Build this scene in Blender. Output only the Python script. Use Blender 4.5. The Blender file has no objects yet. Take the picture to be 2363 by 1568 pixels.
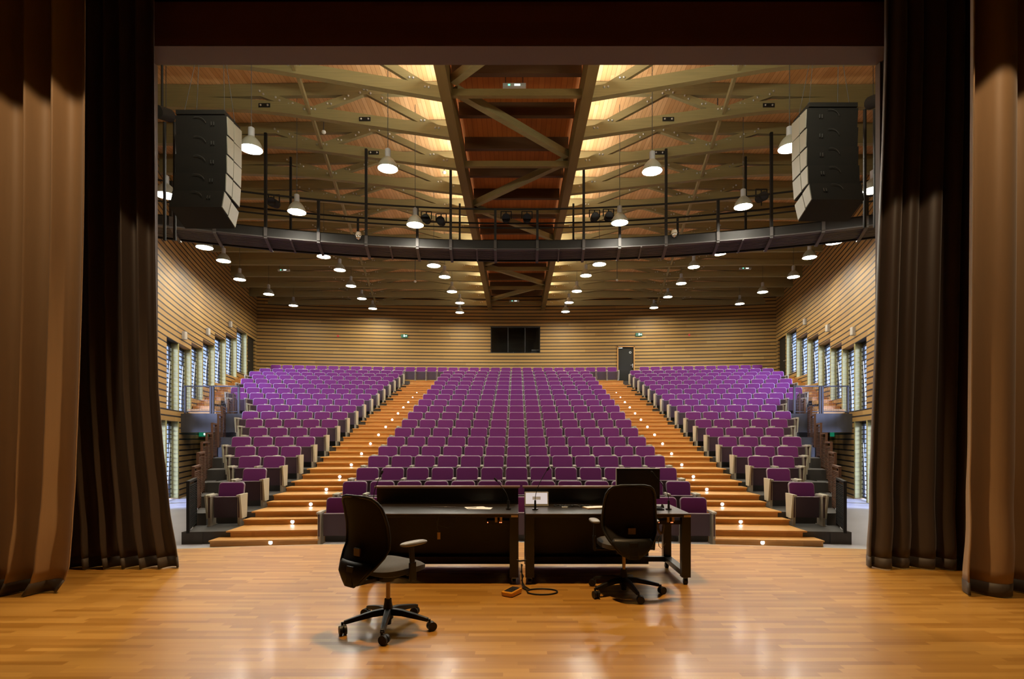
import bpy, math, random
from mathutils import Vector, Matrix, Euler

PI = math.pi
random.seed(7)
C = bpy.context.scene.collection
sc = bpy.context.scene

# ------------------------------------------------------------------ camera, world, light, exposure
F = 1260.0; CX = 1192.0; HY = 1010.0; EYE = 1.5
cam_d = bpy.data.cameras.new('camera'); cam = bpy.data.objects.new('camera', cam_d); C.objects.link(cam)
cam.location = (0, 0, EYE); cam.rotation_euler = (PI/2, 0, 0)
cam_d.sensor_width = 36.0; cam_d.lens = 36.0*F/2363.0
cam_d.shift_x = -(CX-1181.5)/2363.0; cam_d.shift_y = (HY-784.0)/2363.0
cam_d.clip_start = 0.05; cam_d.clip_end = 200
sc.camera = cam

wd = bpy.data.worlds.new('daylight'); sc.world = wd; wd.use_nodes = True
bg = wd.node_tree.nodes['Background']; bg.inputs[0].default_value = (0.46, 0.58, 0.86, 1); bg.inputs[1].default_value = 1.25

sc.view_settings.view_transform = 'Standard'; sc.view_settings.look = 'None'
sc.view_settings.gamma = 1.0; sc.view_settings.use_curve_mapping = False
sc.view_settings.exposure = 0.0
try:
    sc.cycles.use_denoising = True
    sc.cycles.max_bounces = 8; sc.cycles.diffuse_bounces = 5; sc.cycles.transparent_max_bounces = 12
    sc.cycles.sample_clamp_indirect = 6.0
except Exception:
    pass

LAMP_STRENGTH = 225.0
def light(kind, name, loc, energy, col, aim=None, **kw):
    d = bpy.data.lights.new(name, kind); d.energy = energy; d.color = col
    for k, v in kw.items(): setattr(d, k, v)
    o = bpy.data.objects.new(name, d); C.objects.link(o); o.location = loc
    if aim is not None:
        o.rotation_euler = (Vector(aim)-Vector(loc)).to_track_quat('-Z', 'Y').to_euler()
    return o
# stage lanterns hung above the stage, out of frame
WARM = (1.0, 0.70, 0.40)
light('SPOT', 'stage_lantern', (-3.2, 3.0, 6.4), 340, WARM, (-4.9, 5.1, 2.02), spot_size=math.radians(54), spot_blend=0.10, shadow_soft_size=0.05)
light('SPOT', 'stage_lantern', (3.2, 3.0, 6.4), 340, WARM, (4.9, 5.1, 2.35), spot_size=math.radians(54), spot_blend=0.10, shadow_soft_size=0.05)
light('SPOT', 'stage_worklight', (-0.2, 4.9, 7.2), 1500, (1.0, 0.64, 0.30), (-0.2, 4.6, 0), spot_size=math.radians(96), spot_blend=0.6, shadow_soft_size=0.12)
# bright soft daylight that enters through the louvred windows on both sides
for s in (-1, 1):
    light('SUN', 'soft_daylight', (s*30, 0, 20), 30.0, (0.45, 0.55, 1.0), (s*30-s*1.0, 0.55, 20-0.38), angle=math.radians(40))
# uplight battens lying on the two ridge beams; unseen fill added behind the header to brighten trusses
for s in (-1, 1):
    light('AREA', 'ridge_uplight', (s*1.62, 17.5, 8.84), 360, (1.0, 0.93, 0.80), (s*2.6, 17.5, 10.2), shape='RECTANGLE', size=21.0, size_y=0.12)
    light('AREA', 'header_fill', (s*3.2, 7.25, 7.2), 95, (1.0, 0.93, 0.68), (s*4.5, 15.0, 9.0), shape='RECTANGLE', size=2.6, size_y=0.2)

# ------------------------------------------------------------------ helpers
def P(px, py, Y):
    return Vector(((px-CX)*Y/F, Y, EYE+(HY-py)*Y/F))

class MB:
    def __init__(s): s.v = []; s.f = []; s.m = []; s.sm = []; s.T = None
    def _add(s, vs, fs, mi=0, smooth=False):
        b = len(s.v)
        if s.T is not None: vs = [s.T @ Vector(v) for v in vs]
        s.v += [tuple(v) for v in vs]
        for f in fs:
            s.f.append([b+i for i in f]); s.m.append(mi); s.sm.append(smooth)
    def box(s, x0, x1, y0, y1, z0, z1, mi=0):
        vs = [(x0,y0,z0),(x1,y0,z0),(x1,y1,z0),(x0,y1,z0),(x0,y0,z1),(x1,y0,z1),(x1,y1,z1),(x0,y1,z1)]
        s._add(vs, [(3,2,1,0),(4,5,6,7),(0,1,5,4),(1,2,6,5),(2,3,7,6),(3,0,4,7)], mi)
    def hexa(s, vs, mi=0):   # 8 corners ordered like box
        s._add(vs, [(3,2,1,0),(4,5,6,7),(0,1,5,4),(1,2,6,5),(2,3,7,6),(3,0,4,7)], mi)
    def bar(s, a, b, w, h, up=(0,0,1), mi=0):   # rectangular bar between two points
        a = Vector(a); b = Vector(b); d = (b-a).normalized(); u = Vector(up)
        r = d.cross(u)
        if r.length < 1e-4: r = d.cross(Vector((1,0,0)))
        r.normalize(); u = r.cross(d).normalized()
        vs = []
        for p in (a, b):
            vs += [p-r*w/2-u*h/2, p+r*w/2-u*h/2, p+r*w/2+u*h/2, p-r*w/2+u*h/2]
        s._add(vs, [(0,1,2,3),(7,6,5,4),(0,4,5,1),(1,5,6,2),(2,6,7,3),(3,7,4,0)], mi)
    def cyl(s, a, b, r0, r1=None, n=12, mi=0, caps=True, smooth=True):
        r1 = r0 if r1 is None else r1
        a = Vector(a); b = Vector(b); d = (b-a).normalized()
        q = d.cross(Vector((0,0,1)))
        if q.length < 1e-4: q = Vector((1,0,0))
        q.normalize(); w = d.cross(q)
        vs = []
        for p, r in ((a, r0), (b, r1)):
            for i in range(n):
                t = 2*PI*i/n; vs.append(p+q*(r*math.cos(t))+w*(r*math.sin(t)))
        s._add(vs, [(i, (i+1) % n, n+(i+1) % n, n+i) for i in range(n)], mi, smooth)
        if caps:
            s._add(vs[:n], [tuple(range(n))[::-1]], mi); s._add(vs[n:], [tuple(range(n))], mi)
    def tube(s, pts, r, n=8, mi=0):
        pts = [Vector(p) for p in pts]; vs = []; prev = None
        for k, p in enumerate(pts):
            d = (pts[min(k+1, len(pts)-1)]-pts[max(k-1, 0)]).normalized()
            if prev is None:
                q = d.cross(Vector((0,0,1)))
                if q.length < 1e-3: q = Vector((1,0,0))
            else:
                q = prev-d*prev.dot(d)
            q.normalize(); prev = q; w = d.cross(q)
            rr = r[k] if isinstance(r, (list, tuple)) else r
            for i in range(n):
                t = 2*PI*i/n; vs.append(p+q*(rr*math.cos(t))+w*(rr*math.sin(t)))
        fs = []
        for k in range(len(pts)-1):
            for i in range(n):
                j = (i+1) % n; fs.append((k*n+i, k*n+j, (k+1)*n+j, (k+1)*n+i))
        s._add(vs, fs, mi, True)
        s._add(vs[:n], [tuple(range(n))[::-1]], mi); s._add(vs[-n:], [tuple(range(n))], mi)
    def lathe(s, prof, n=20, mi=0, c=(0,0,0)):
        vs = []
        for r, z in prof:
            for i in range(n):
                t = 2*PI*i/n; vs.append((c[0]+r*math.cos(t), c[1]+r*math.sin(t), c[2]+z))
        fs = []
        for k in range(len(prof)-1):
            for i in range(n):
                j = (i+1) % n; fs.append((k*n+i, k*n+j, (k+1)*n+j, (k+1)*n+i))
        s._add(vs, fs, mi, True)
    def disc(s, c, r, n=20, mi=0, down=False):
        vs = [(c[0]+r*math.cos(2*PI*i/n), c[1]+r*math.sin(2*PI*i/n), c[2]) for i in range(n)]
        s._add(vs, [tuple(range(n))[::-1] if down else tuple(range(n))], mi)
    def ball(s, c, r, n=10, k=6, mi=0, sx=1, sy=1, sz=1):
        prof = [(max(r*math.sin(PI*i/k), 1e-4), -r*math.cos(PI*i/k)) for i in range(k+1)]
        vs = []
        for rr, z in prof:
            for i in range(n):
                t = 2*PI*i/n; vs.append((c[0]+rr*math.cos(t)*sx, c[1]+rr*math.sin(t)*sy, c[2]+z*sz))
        fs = [(q*n+i, q*n+(i+1) % n, (q+1)*n+(i+1) % n, (q+1)*n+i) for q in range(k) for i in range(n)]
        s._add(vs, fs, mi, True)
    def prism(s, outline, d0, d1, axis='Y', mi=0):   # outline of (u, w) pairs extruded along an axis
        n = len(outline)
        def pt(u, w, d): return (u, d, w) if axis == 'Y' else ((d, u, w) if axis == 'X' else (u, w, d))
        vs = [pt(u, w, d0) for u, w in outline]+[pt(u, w, d1) for u, w in outline]
        s._add(vs, [tuple(range(n)), tuple(range(2*n-1, n-1, -1))]+[(i, n+i, n+(i+1) % n, (i+1) % n) for i in range(n)], mi)
    def grid(s, fn, nu, nv, mi=0, smooth=True):
        vs = [fn(i/nu, j/nv) for j in range(nv+1) for i in range(nu+1)]
        s._add(vs, [(j*(nu+1)+i, j*(nu+1)+i+1, (j+1)*(nu+1)+i+1, (j+1)*(nu+1)+i) for j in range(nv) for i in range(nu)], mi, smooth)
    def mesh(s, name, mats):
        me = bpy.data.meshes.new(name); me.from_pydata(s.v, [], s.f)
        for m in (mats if isinstance(mats, (list, tuple)) else [mats]): me.materials.append(m)
        me.polygons.foreach_set('material_index', s.m); me.polygons.foreach_set('use_smooth', s.sm)
        me.update(); return me
    def build(s, name, mats, parent=None):
        return put(name, s.mesh(name, mats), parent)

def put(name, data, parent=None):
    o = bpy.data.objects.new(name, data); C.objects.link(o)
    if parent is not None: o.parent = parent
    return o
def tag(o, label=None, cat=None, group=None, kind=None):
    if label: o['label'] = label
    if cat: o['category'] = cat
    if group: o['group'] = group
    if kind: o['kind'] = kind
    return o
def thing(name, label, cat, loc=(0,0,0), rz=0, group=None):
    o = bpy.data.objects.new(name, None); C.objects.link(o); o.empty_display_size = 0.1
    o.location = loc; o.rotation_euler = (0, 0, rz)
    return tag(o, label, cat, group)
def bevel(o, w, seg=2):
    m = o.modifiers.new('bevel', 'BEVEL'); m.width = w; m.segments = seg; m.limit_method = 'ANGLE'; m.angle_limit = math.radians(40)
    return o
ORD = ['first','second','third','fourth','fifth','sixth','seventh','eighth','ninth','tenth','eleventh','twelfth','thirteenth',
       'fourteenth','fifteenth','sixteenth','seventeenth','eighteenth','nineteenth','twentieth']
SIDE = {-1: 'left', 1: 'right'}

# ------------------------------------------------------------------ materials
class NT:
    def __init__(s, name):
        s.mat = bpy.data.materials.new(name); s.mat.use_nodes = True
        s.t = s.mat.node_tree; s.n = s.t.nodes; s.l = s.t.links
        s.b = s.n['Principled BSDF']
    def new(s, t, **kw):
        n = s.n.new(t)
        for k, v in kw.items(): setattr(n, k, v)
        return n
    def set(s, sock, v):
        if isinstance(v, (int, float, tuple)): sock.default_value = v
        else: s.l.new(v, sock)
    def math(s, op, a, b=0.0, c=0.0):
        n = s.new('ShaderNodeMath', operation=op)
        s.set(n.inputs[0], a); s.set(n.inputs[1], b); s.set(n.inputs[2], c)
        return n.outputs[0]
    def mix(s, f, a, b):
        n = s.new('ShaderNodeMix', data_type='RGBA'); s.set(n.inputs[0], f)
        s.set(n.inputs[6], a if not isinstance(a, tuple) else (*a[:3], 1)); s.set(n.inputs[7], b if not isinstance(b, tuple) else (*b[:3], 1))
        return n.outputs[2]
    def xyz(s):
        tc = s.new('ShaderNodeTexCoord'); sp = s.new('ShaderNodeSeparateXYZ'); s.l.new(tc.outputs['Object'], sp.inputs[0])
        return sp.outputs, tc.outputs['Object']
    def comb(s, x, y, z=0.0):
        n = s.new('ShaderNodeCombineXYZ'); s.set(n.inputs[0], x); s.set(n.inputs[1], y); s.set(n.inputs[2], z); return n.outputs[0]
    def white(s, vec):
        n = s.new('ShaderNodeTexWhiteNoise', noise_dimensions='3D'); s.l.new(vec, n.inputs[0]); return n.outputs[0]
    def noise(s, vec, scale, detail=3.0):
        n = s.new('ShaderNodeTexNoise'); s.l.new(vec, n.inputs['Vector']); n.inputs['Scale'].default_value = scale; n.inputs['Detail'].default_value = detail
        return n.outputs[0]
def plain(name, col, rough=0.6, metal=0.0, spec=0.5, coat=0.0, sheen=0.0):
    t = NT(name); b = t.b
    b.inputs['Base Color'].default_value = (*col, 1); b.inputs['Roughness'].default_value = rough; b.inputs['Metallic'].default_value = metal
    b.inputs['Specular IOR Level'].default_value = spec; b.inputs['Coat Weight'].default_value = coat; b.inputs['Sheen Weight'].default_value = sheen
    return t.mat
def mottled(name, c0, c1, scale=4.0, rough=0.7, spec=0.4, stretch=(1,1,1), sheen=0.0):
    t = NT(name); _, ob = t.xyz()
    mp = t.new('ShaderNodeMapping'); mp.inputs['Scale'].default_value = stretch; t.l.new(ob, mp.inputs[0])
    t.set(t.b.inputs['Base Color'], t.mix(t.noise(mp.outputs[0], scale), c0, c1))
    t.b.inputs['Roughness'].default_value = rough; t.b.inputs['Specular IOR Level'].default_value = spec; t.b.inputs['Sheen Weight'].default_value = sheen
    return t.mat
def glow(name, col, strength):
    t = NT(name); t.b.inputs['Base Color'].default_value = (0.02, 0.02, 0.02, 1)
    t.b.inputs['Emission Color'].default_value = (*col, 1); t.b.inputs['Emission Strength'].default_value = strength
    return t.mat
def planks(name, along, across, w, l, c0, c1, gap=0.0, gapc=(0.02,0.014,0.01), rough=0.5, spec=0.4, coat=0.0, coat_rough=0.2, grain=0.25, bump=0.0):
    t = NT(name); o, ob = t.xyz(); ax = {'X': 0, 'Y': 1, 'Z': 2}
    al = t.math('ADD', t.math('MULTIPLY', o[0], 0.6), t.math('MULTIPLY', o[1], 0.8)) if along == 'XY' else o[ax[along]]
    ac = o[ax[across]]
    q = t.math('DIVIDE', ac, w); row = t.math('FLOOR', q); fr = t.math('FRACT', q)
    off = t.math('MULTIPLY', t.white(t.comb(row, 3.7, 1.1)), l*5)
    col = t.math('FLOOR', t.math('DIVIDE', t.math('ADD', al, off), l))
    rnd = t.white(t.comb(row, col, 0.5))
    gv = t.comb(t.math('MULTIPLY', al, 2.0), t.math('MULTIPLY', ac, 60.0), t.math('MULTIPLY', rnd, 9.0))
    g = t.noise(gv, 1.0, 4.0)
    f = t.math('ADD', t.math('MULTIPLY', rnd, 1.0-grain), t.math('MULTIPLY', g, grain))
    c = t.mix(f, c0, c1)
    if gap > 0:
        m = t.math('LESS_THAN', fr, gap/w); c = t.mix(m, c, gapc)
    t.set(t.b.inputs['Base Color'], c)
    t.b.inputs['Roughness'].default_value = rough; t.b.inputs['Specular IOR Level'].default_value = spec
    t.b.inputs['Coat Weight'].default_value = coat; t.b.inputs['Coat Roughness'].default_value = coat_rough
    if bump and gap:
        bn = t.new('ShaderNodeBump'); bn.inputs['Strength'].default_value = bump; bn.inputs['Distance'].default_value = 0.02
        t.l.new(t.math('SUBTRACT', 1.0, m), bn.inputs['Height']); t.l.new(bn.outputs[0], t.b.inputs['Normal'])
    return t.mat

M = {}
M['stage'] = planks('stage_parquet', 'X', 'Y', 0.058, 0.5, (0.31,0.132,0.014), (0.61,0.335,0.075), rough=0.36, spec=0.40, coat=0.18, coat_rough=0.15, grain=0.35)
M['siding_back'] = planks('siding_boards', 'X', 'Z', 0.177, 2.6, (0.30,0.162,0.042), (0.44,0.265,0.080), gap=0.046, rough=0.55, grain=0.35, bump=0.6)
M['siding_side'] = planks('siding_boards_side', 'XY', 'Z', 0.177, 2.6, (0.30,0.162,0.042), (0.44,0.265,0.080), gap=0.046, rough=0.55, grain=0.35, bump=0.6)
M['fin'] = planks('pale_fin_boards', 'XY', 'Z', 0.14, 1.2, (0.30,0.255,0.085), (0.37,0.32,0.11), gap=0.012, gapc=(0.22,0.18,0.09), rough=0.7, grain=0.4)
M['ceil'] = planks('ceiling_planks', 'Y', 'X', 0.10, 2.2, (0.56,0.30,0.12), (0.78,0.50,0.26), gap=0.006, gapc=(0.24,0.12,0.04), rough=0.7, spec=0.2, grain=0.4)
M['ceil_mid'] = planks('ridge_planks', 'Y', 'X', 0.12, 2.2, (0.34,0.11,0.025), (0.46,0.16,0.04), gap=0.006, gapc=(0.14,0.04,0.01), rough=0.7, spec=0.2, grain=0.4)
M['beam'] = mottled('glulam_timber', (0.20,0.170,0.080), (0.295,0.245,0.115), 3.0, 0.6, 0.3, (0.6,3,14))
M['beam_dark'] = mottled('glulam_ridge', (0.15,0.10,0.032), (0.20,0.135,0.045), 3.0, 0.6, 0.3, (3,0.6,14))
M['purlin'] = mottled('dark_purlin', (0.075,0.035,0.014), (0.10,0.05,0.02), 3.0, 0.6, 0.3, (0.6,3,14))
M['tread'] = planks('step_wood', 'X', 'Y', 0.11, 1.4, (0.50,0.24,0.06), (0.64,0.34,0.10), rough=0.42, grain=0.5)
M['concrete'] = mottled('dark_concrete', (0.040,0.036,0.032), (0.075,0.068,0.060), 3.0, 0.7)
M['beamcon'] = mottled('stained_concrete', (0.036,0.033,0.030), (0.075,0.068,0.062), 2.5, 0.6, 0.4, (3,3,0.4))
M['vinyl'] = mottled('grey_vinyl', (0.42,0.41,0.44), (0.52,0.51,0.55), 1.4, 0.35)
M['velour'] = plain('purple_fabric', (0.130,0.020,0.115), 0.85, spec=0.15, sheen=0.08)
M['rim'] = plain('grey_lilac_edge', (0.27,0.21,0.25), 0.4)
M['plum'] = plain('plum_shell', (0.062,0.036,0.052), 0.45, spec=0.4)
M['seatmetal'] = plain('beige_grey_paint', (0.30,0.26,0.20), 0.45)
M['slot'] = plain('maroon_slot', (0.045,0.008,0.014), 0.7)
M['pad'] = plain('pale_arm_pad', (0.46,0.42,0.35), 0.4)
M['endwood'] = planks('end_panel_wood', 'Y', 'Z', 0.12, 0.9, (0.44,0.41,0.31), (0.54,0.51,0.39), rough=0.45, grain=0.6)
M['black'] = plain('matt_black', (0.012,0.011,0.010), 0.75, spec=0.3)
M['blacksoft'] = plain('black_plastic', (0.011,0.010,0.009), 0.48, spec=0.4)
M['gantry'] = plain('dark_bronze_steel', (0.013,0.011,0.010), 0.6, spec=0.25)
M['gantry_edge'] = plain('worn_steel_edge', (0.055,0.048,0.046), 0.55, spec=0.35)
M['steel'] = plain('zinc_steel', (0.55,0.55,0.56), 0.35, metal=0.8)
M['chrome'] = plain('chrome', (0.7,0.68,0.65), 0.15, metal=1.0)
M['copper'] = plain('gas_column', (0.30,0.21,0.14), 0.3, metal=0.9)
M['wire'] = plain('dark_wire', (0.05,0.05,0.05), 0.5)
M['cap'] = plain('lamp_cap_grey', (0.34,0.36,0.40), 0.4)
M['shade'] = plain('lamp_shade', (0.27,0.28,0.24), 0.35)
M['lampglow'] = glow('lamp_glow', (1.0,0.94,0.78), LAMP_STRENGTH)
M['led'] = glow('step_led', (0.9,0.95,1.0), 14.0)
M['green'] = glow('exit_green', (0.02,0.40,0.20), 0.35)
M['whiteglow'] = glow('exit_white', (0.8,1.0,0.9), 2.0)
M['red'] = glow('red_point', (0.8,0.02,0.02), 0.6)
M['redled'] = glow('red_led', (1.0,0.15,0.05), 5.0)
M['greenled'] = glow('green_led', (0.1,1.0,0.5), 4.0)
M['curtain'] = mottled('stage_curtain_cloth', (0.25,0.150,0.072), (0.285,0.172,0.084), 30.0, 0.55, 0.35, (1,1,0.1), sheen=0.25)
M['curtain2'] = mottled('house_curtain_cloth', (0.040,0.025,0.017), (0.052,0.033,0.022), 30.0, 0.5, 0.4, (1,1,0.1), sheen=0.25)
M['hem'] = plain('curtain_hem', (0.050,0.036,0.027), 0.6, sheen=0.1)
M['lintel'] = planks('lintel_boards', 'X', 'Z', 0.2, 3.0, (0.15,0.058,0.028), (0.20,0.080,0.040), rough=0.6)
M['lintel_under'] = plain('lintel_soffit', (0.11,0.075,0.065), 0.6)
M['door'] = plain('dark_door', (0.018,0.016,0.011), 0.6, spec=0.3)
M['frame'] = plain('dark_window_frame', (0.025,0.022,0.020), 0.5)
M['white'] = plain('white_plastic', (0.75,0.75,0.73), 0.4)
M['paper'] = plain('paper', (0.86,0.86,0.86), 0.8)
M['ink'] = plain('ink', (0.05,0.05,0.05), 0.8)
M['desk'] = mottled('desk_laminate', (0.016,0.012,0.010), (0.024,0.018,0.014), 6.0, 0.33, 0.5)
M['deskedge'] = plain('desk_edge', (0.17,0.10,0.07), 0.3)
M['brass'] = plain('pale_clip', (0.55,0.36,0.17), 0.4)
M['yellow'] = plain('yellow_case', (0.88,0.40,0.03), 0.4, coat=0.3)
M['dial'] = plain('slate_face', (0.03,0.03,0.035), 0.35)
M['mesh'] = plain('chair_mesh', (0.011,0.008,0.006), 0.7, spec=0.25)
M['cablegrey'] = plain('pale_cable', (0.22,0.15,0.10), 0.5)
M['plate'] = plain('back_hole_brown', (0.11,0.062,0.040), 0.35)  # brown of the floor as it shows through the chair back's hole
M['fabric'] = mottled('chair_seat_fabric', (0.055,0.052,0.050), (0.075,0.070,0.066), 40, 0.8)
M['padlight'] = plain('arm_pad_grey', (0.20,0.19,0.18), 0.35)
M['speaker_face'] = plain('speaker_side_plate', (0.30,0.29,0.25), 0.5)
M['boxgrey'] = plain('grey_box', (0.42,0.40,0.37), 0.5)
M['rust'] = mottled('brown_steel', (0.085,0.040,0.022), (0.14,0.065,0.036), 6.0, 0.5, 0.4)
M['screen'] = glow('tablet_screen', (0.85,0.72,0.66), 0.75)
M['screenbox'] = glow('tablet_window', (0.62,0.45,0.30), 0.45)
M['lens'] = plain('lens_glass', (0.03,0.03,0.04), 0.08)
def glass_mat():
    t = NT('window_glass'); t.n.remove(t.b)
    tr = t.new('ShaderNodeBsdfTransparent'); gl = t.new('ShaderNodeBsdfGlossy'); gl.inputs['Roughness'].default_value = 0.02
    mx = t.new('ShaderNodeMixShader'); mx.inputs[0].default_value = 0.06
    tr.inputs[0].default_value = (0.93,0.97,1,1)
    t.l.new(tr.outputs[0], mx.inputs[1]); t.l.new(gl.outputs[0], mx.inputs[2]); t.l.new(mx.outputs[0], t.n['Material Output'].inputs[0])
    return t.mat
M['glass'] = glass_mat()

# ------------------------------------------------------------------ geometry of the hall
FLOOR = -0.44
YC = -39.0                                            # centre of the curved rows
def wallx(Y):
    u = 28.0-Y
    return 13.3-0.17*u-0.0071*u*u
def arc_y(R, x): return YC+math.sqrt(max(R*R-x*x, 1.0))
def fan(Y): return 1.0+(Y-12.4)*0.035
def chord_b(x, Y):                                     # underside of a truss's lower chord
    a = abs(x); rise = max(0.03, 0.65-0.038*(Y-12.4)); t = max((a-1.5)/(4.4*fan(Y)), 0.0)
    return 8.3+rise*(t if t < 0.8 else 0.8+0.3*(1-math.exp(-(t-0.8)/0.3)))
CH = 0.24
def chord_t(x, Y):                                     # underside of the upper chord
    a = abs(x); xm = 7.2*fan(Y); low = chord_b(x, Y)+CH
    c = 9.30-0.028*(Y-12.4); lm = chord_b(xm, Y)+CH
    t = min(max((a-1.5)/(xm-1.5), 0.0), 1.0)
    return max(low, c+(lm-c)*t**1.3)
TH = 0.28

# floors
mb = MB()
n = 24; pts = []
for i in range(n+1):
    x = -6.3+12.6*i/n; pts.append((x, -15.72+math.sqrt(23.5**2-x*x)))
outline = [(-9.2,-4.2),(9.2,-4.2),(9.2,7.0),(6.3,7.0)]+[p for p in pts[::-1]]+[(-6.3,7.0),(-9.2,7.0)]
k = len(outline)
mb._add([(x, y, 0) for x, y in outline]+[(x, y, FLOOR-0.02) for x, y in outline], [tuple(range(k))]+[(i, (i+1) % k, k+(i+1) % k, k+i) for i in range(k)])
tag(mb.build('stage_floor', M['stage']), 'glossy honey coloured strip wood stage floor', 'floor', kind='structure')
mb = MB(); mb.tube([(x, y+0.012, -0.012) for x, y in pts], 0.016, 6)
tag(mb.build('trim_1', M['endwood']), 'pale nosing along the curved stage edge', 'trim', kind='structure')
mb = MB(); mb._add([(-16,6.9,FLOOR),(16,6.9,FLOOR),(16,31,FLOOR),(-16,31,FLOOR)], [(0,1,2,3)])
tag(mb.build('floor', M['vinyl']), 'grey vinyl hall floor', 'floor', kind='structure')

# stage house (black box round the camera), proscenium
mb = MB()
mb.box(-9.3,-9.2,-4.3,7.0,-0.5,9.0); tag(mb.build('wall_stage_left', M['black']), kind='structure')
mb = MB(); mb.box(9.2,9.3,-4.3,7.0,-0.5,9.0); tag(mb.build('wall_stage_right', M['black']), kind='structure')
mb = MB(); mb.box(-9.3,9.3,-4.4,-4.3,-0.5,9.0); tag(mb.build('wall_stage_back', M['black']), kind='structure')
mb = MB(); mb.box(-9.3,9.3,-4.4,7.0,9.0,9.1); tag(mb.build('ceiling_stage', M['black']), kind='structure')
mb = MB()
for s in (-1, 1):
    a, b = sorted((s*4.67, s*13.5)); mb.box(a, b, 6.86, 7.06, -0.5, 11.0)
mb.box(-4.67, 4.67, 6.86, 7.06, 7.7, 11.0)
tag(mb.build('wall_proscenium', M['black']), 'black proscenium wall round the stage opening', 'wall', kind='structure')
mb = MB(); mb.box(-4.72, 4.72, 6.70, 6.85, 6.315, 6.85, 0); mb.box(-4.67, 4.67, 6.702, 7.04, 6.305, 6.316, 1)
mb.box(-4.67, 4.67, 6.85, 7.05, 6.316, 7.7, 2)
tag(mb.build('lintel', [M['lintel'], M['lintel_under'], M['black']]), 'dark brown board lintel over the stage opening', 'lintel', kind='structure')
for s in (-1, 1):
    mb = MB(); a, b = sorted((s*4.645, s*4.672)); mb.box(a, b, 6.98, 7.07, 0, 6.305)
    tag(mb.build('trim_%d' % (2 if s < 0 else 3), M['lintel_under']), kind='structure')

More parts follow.
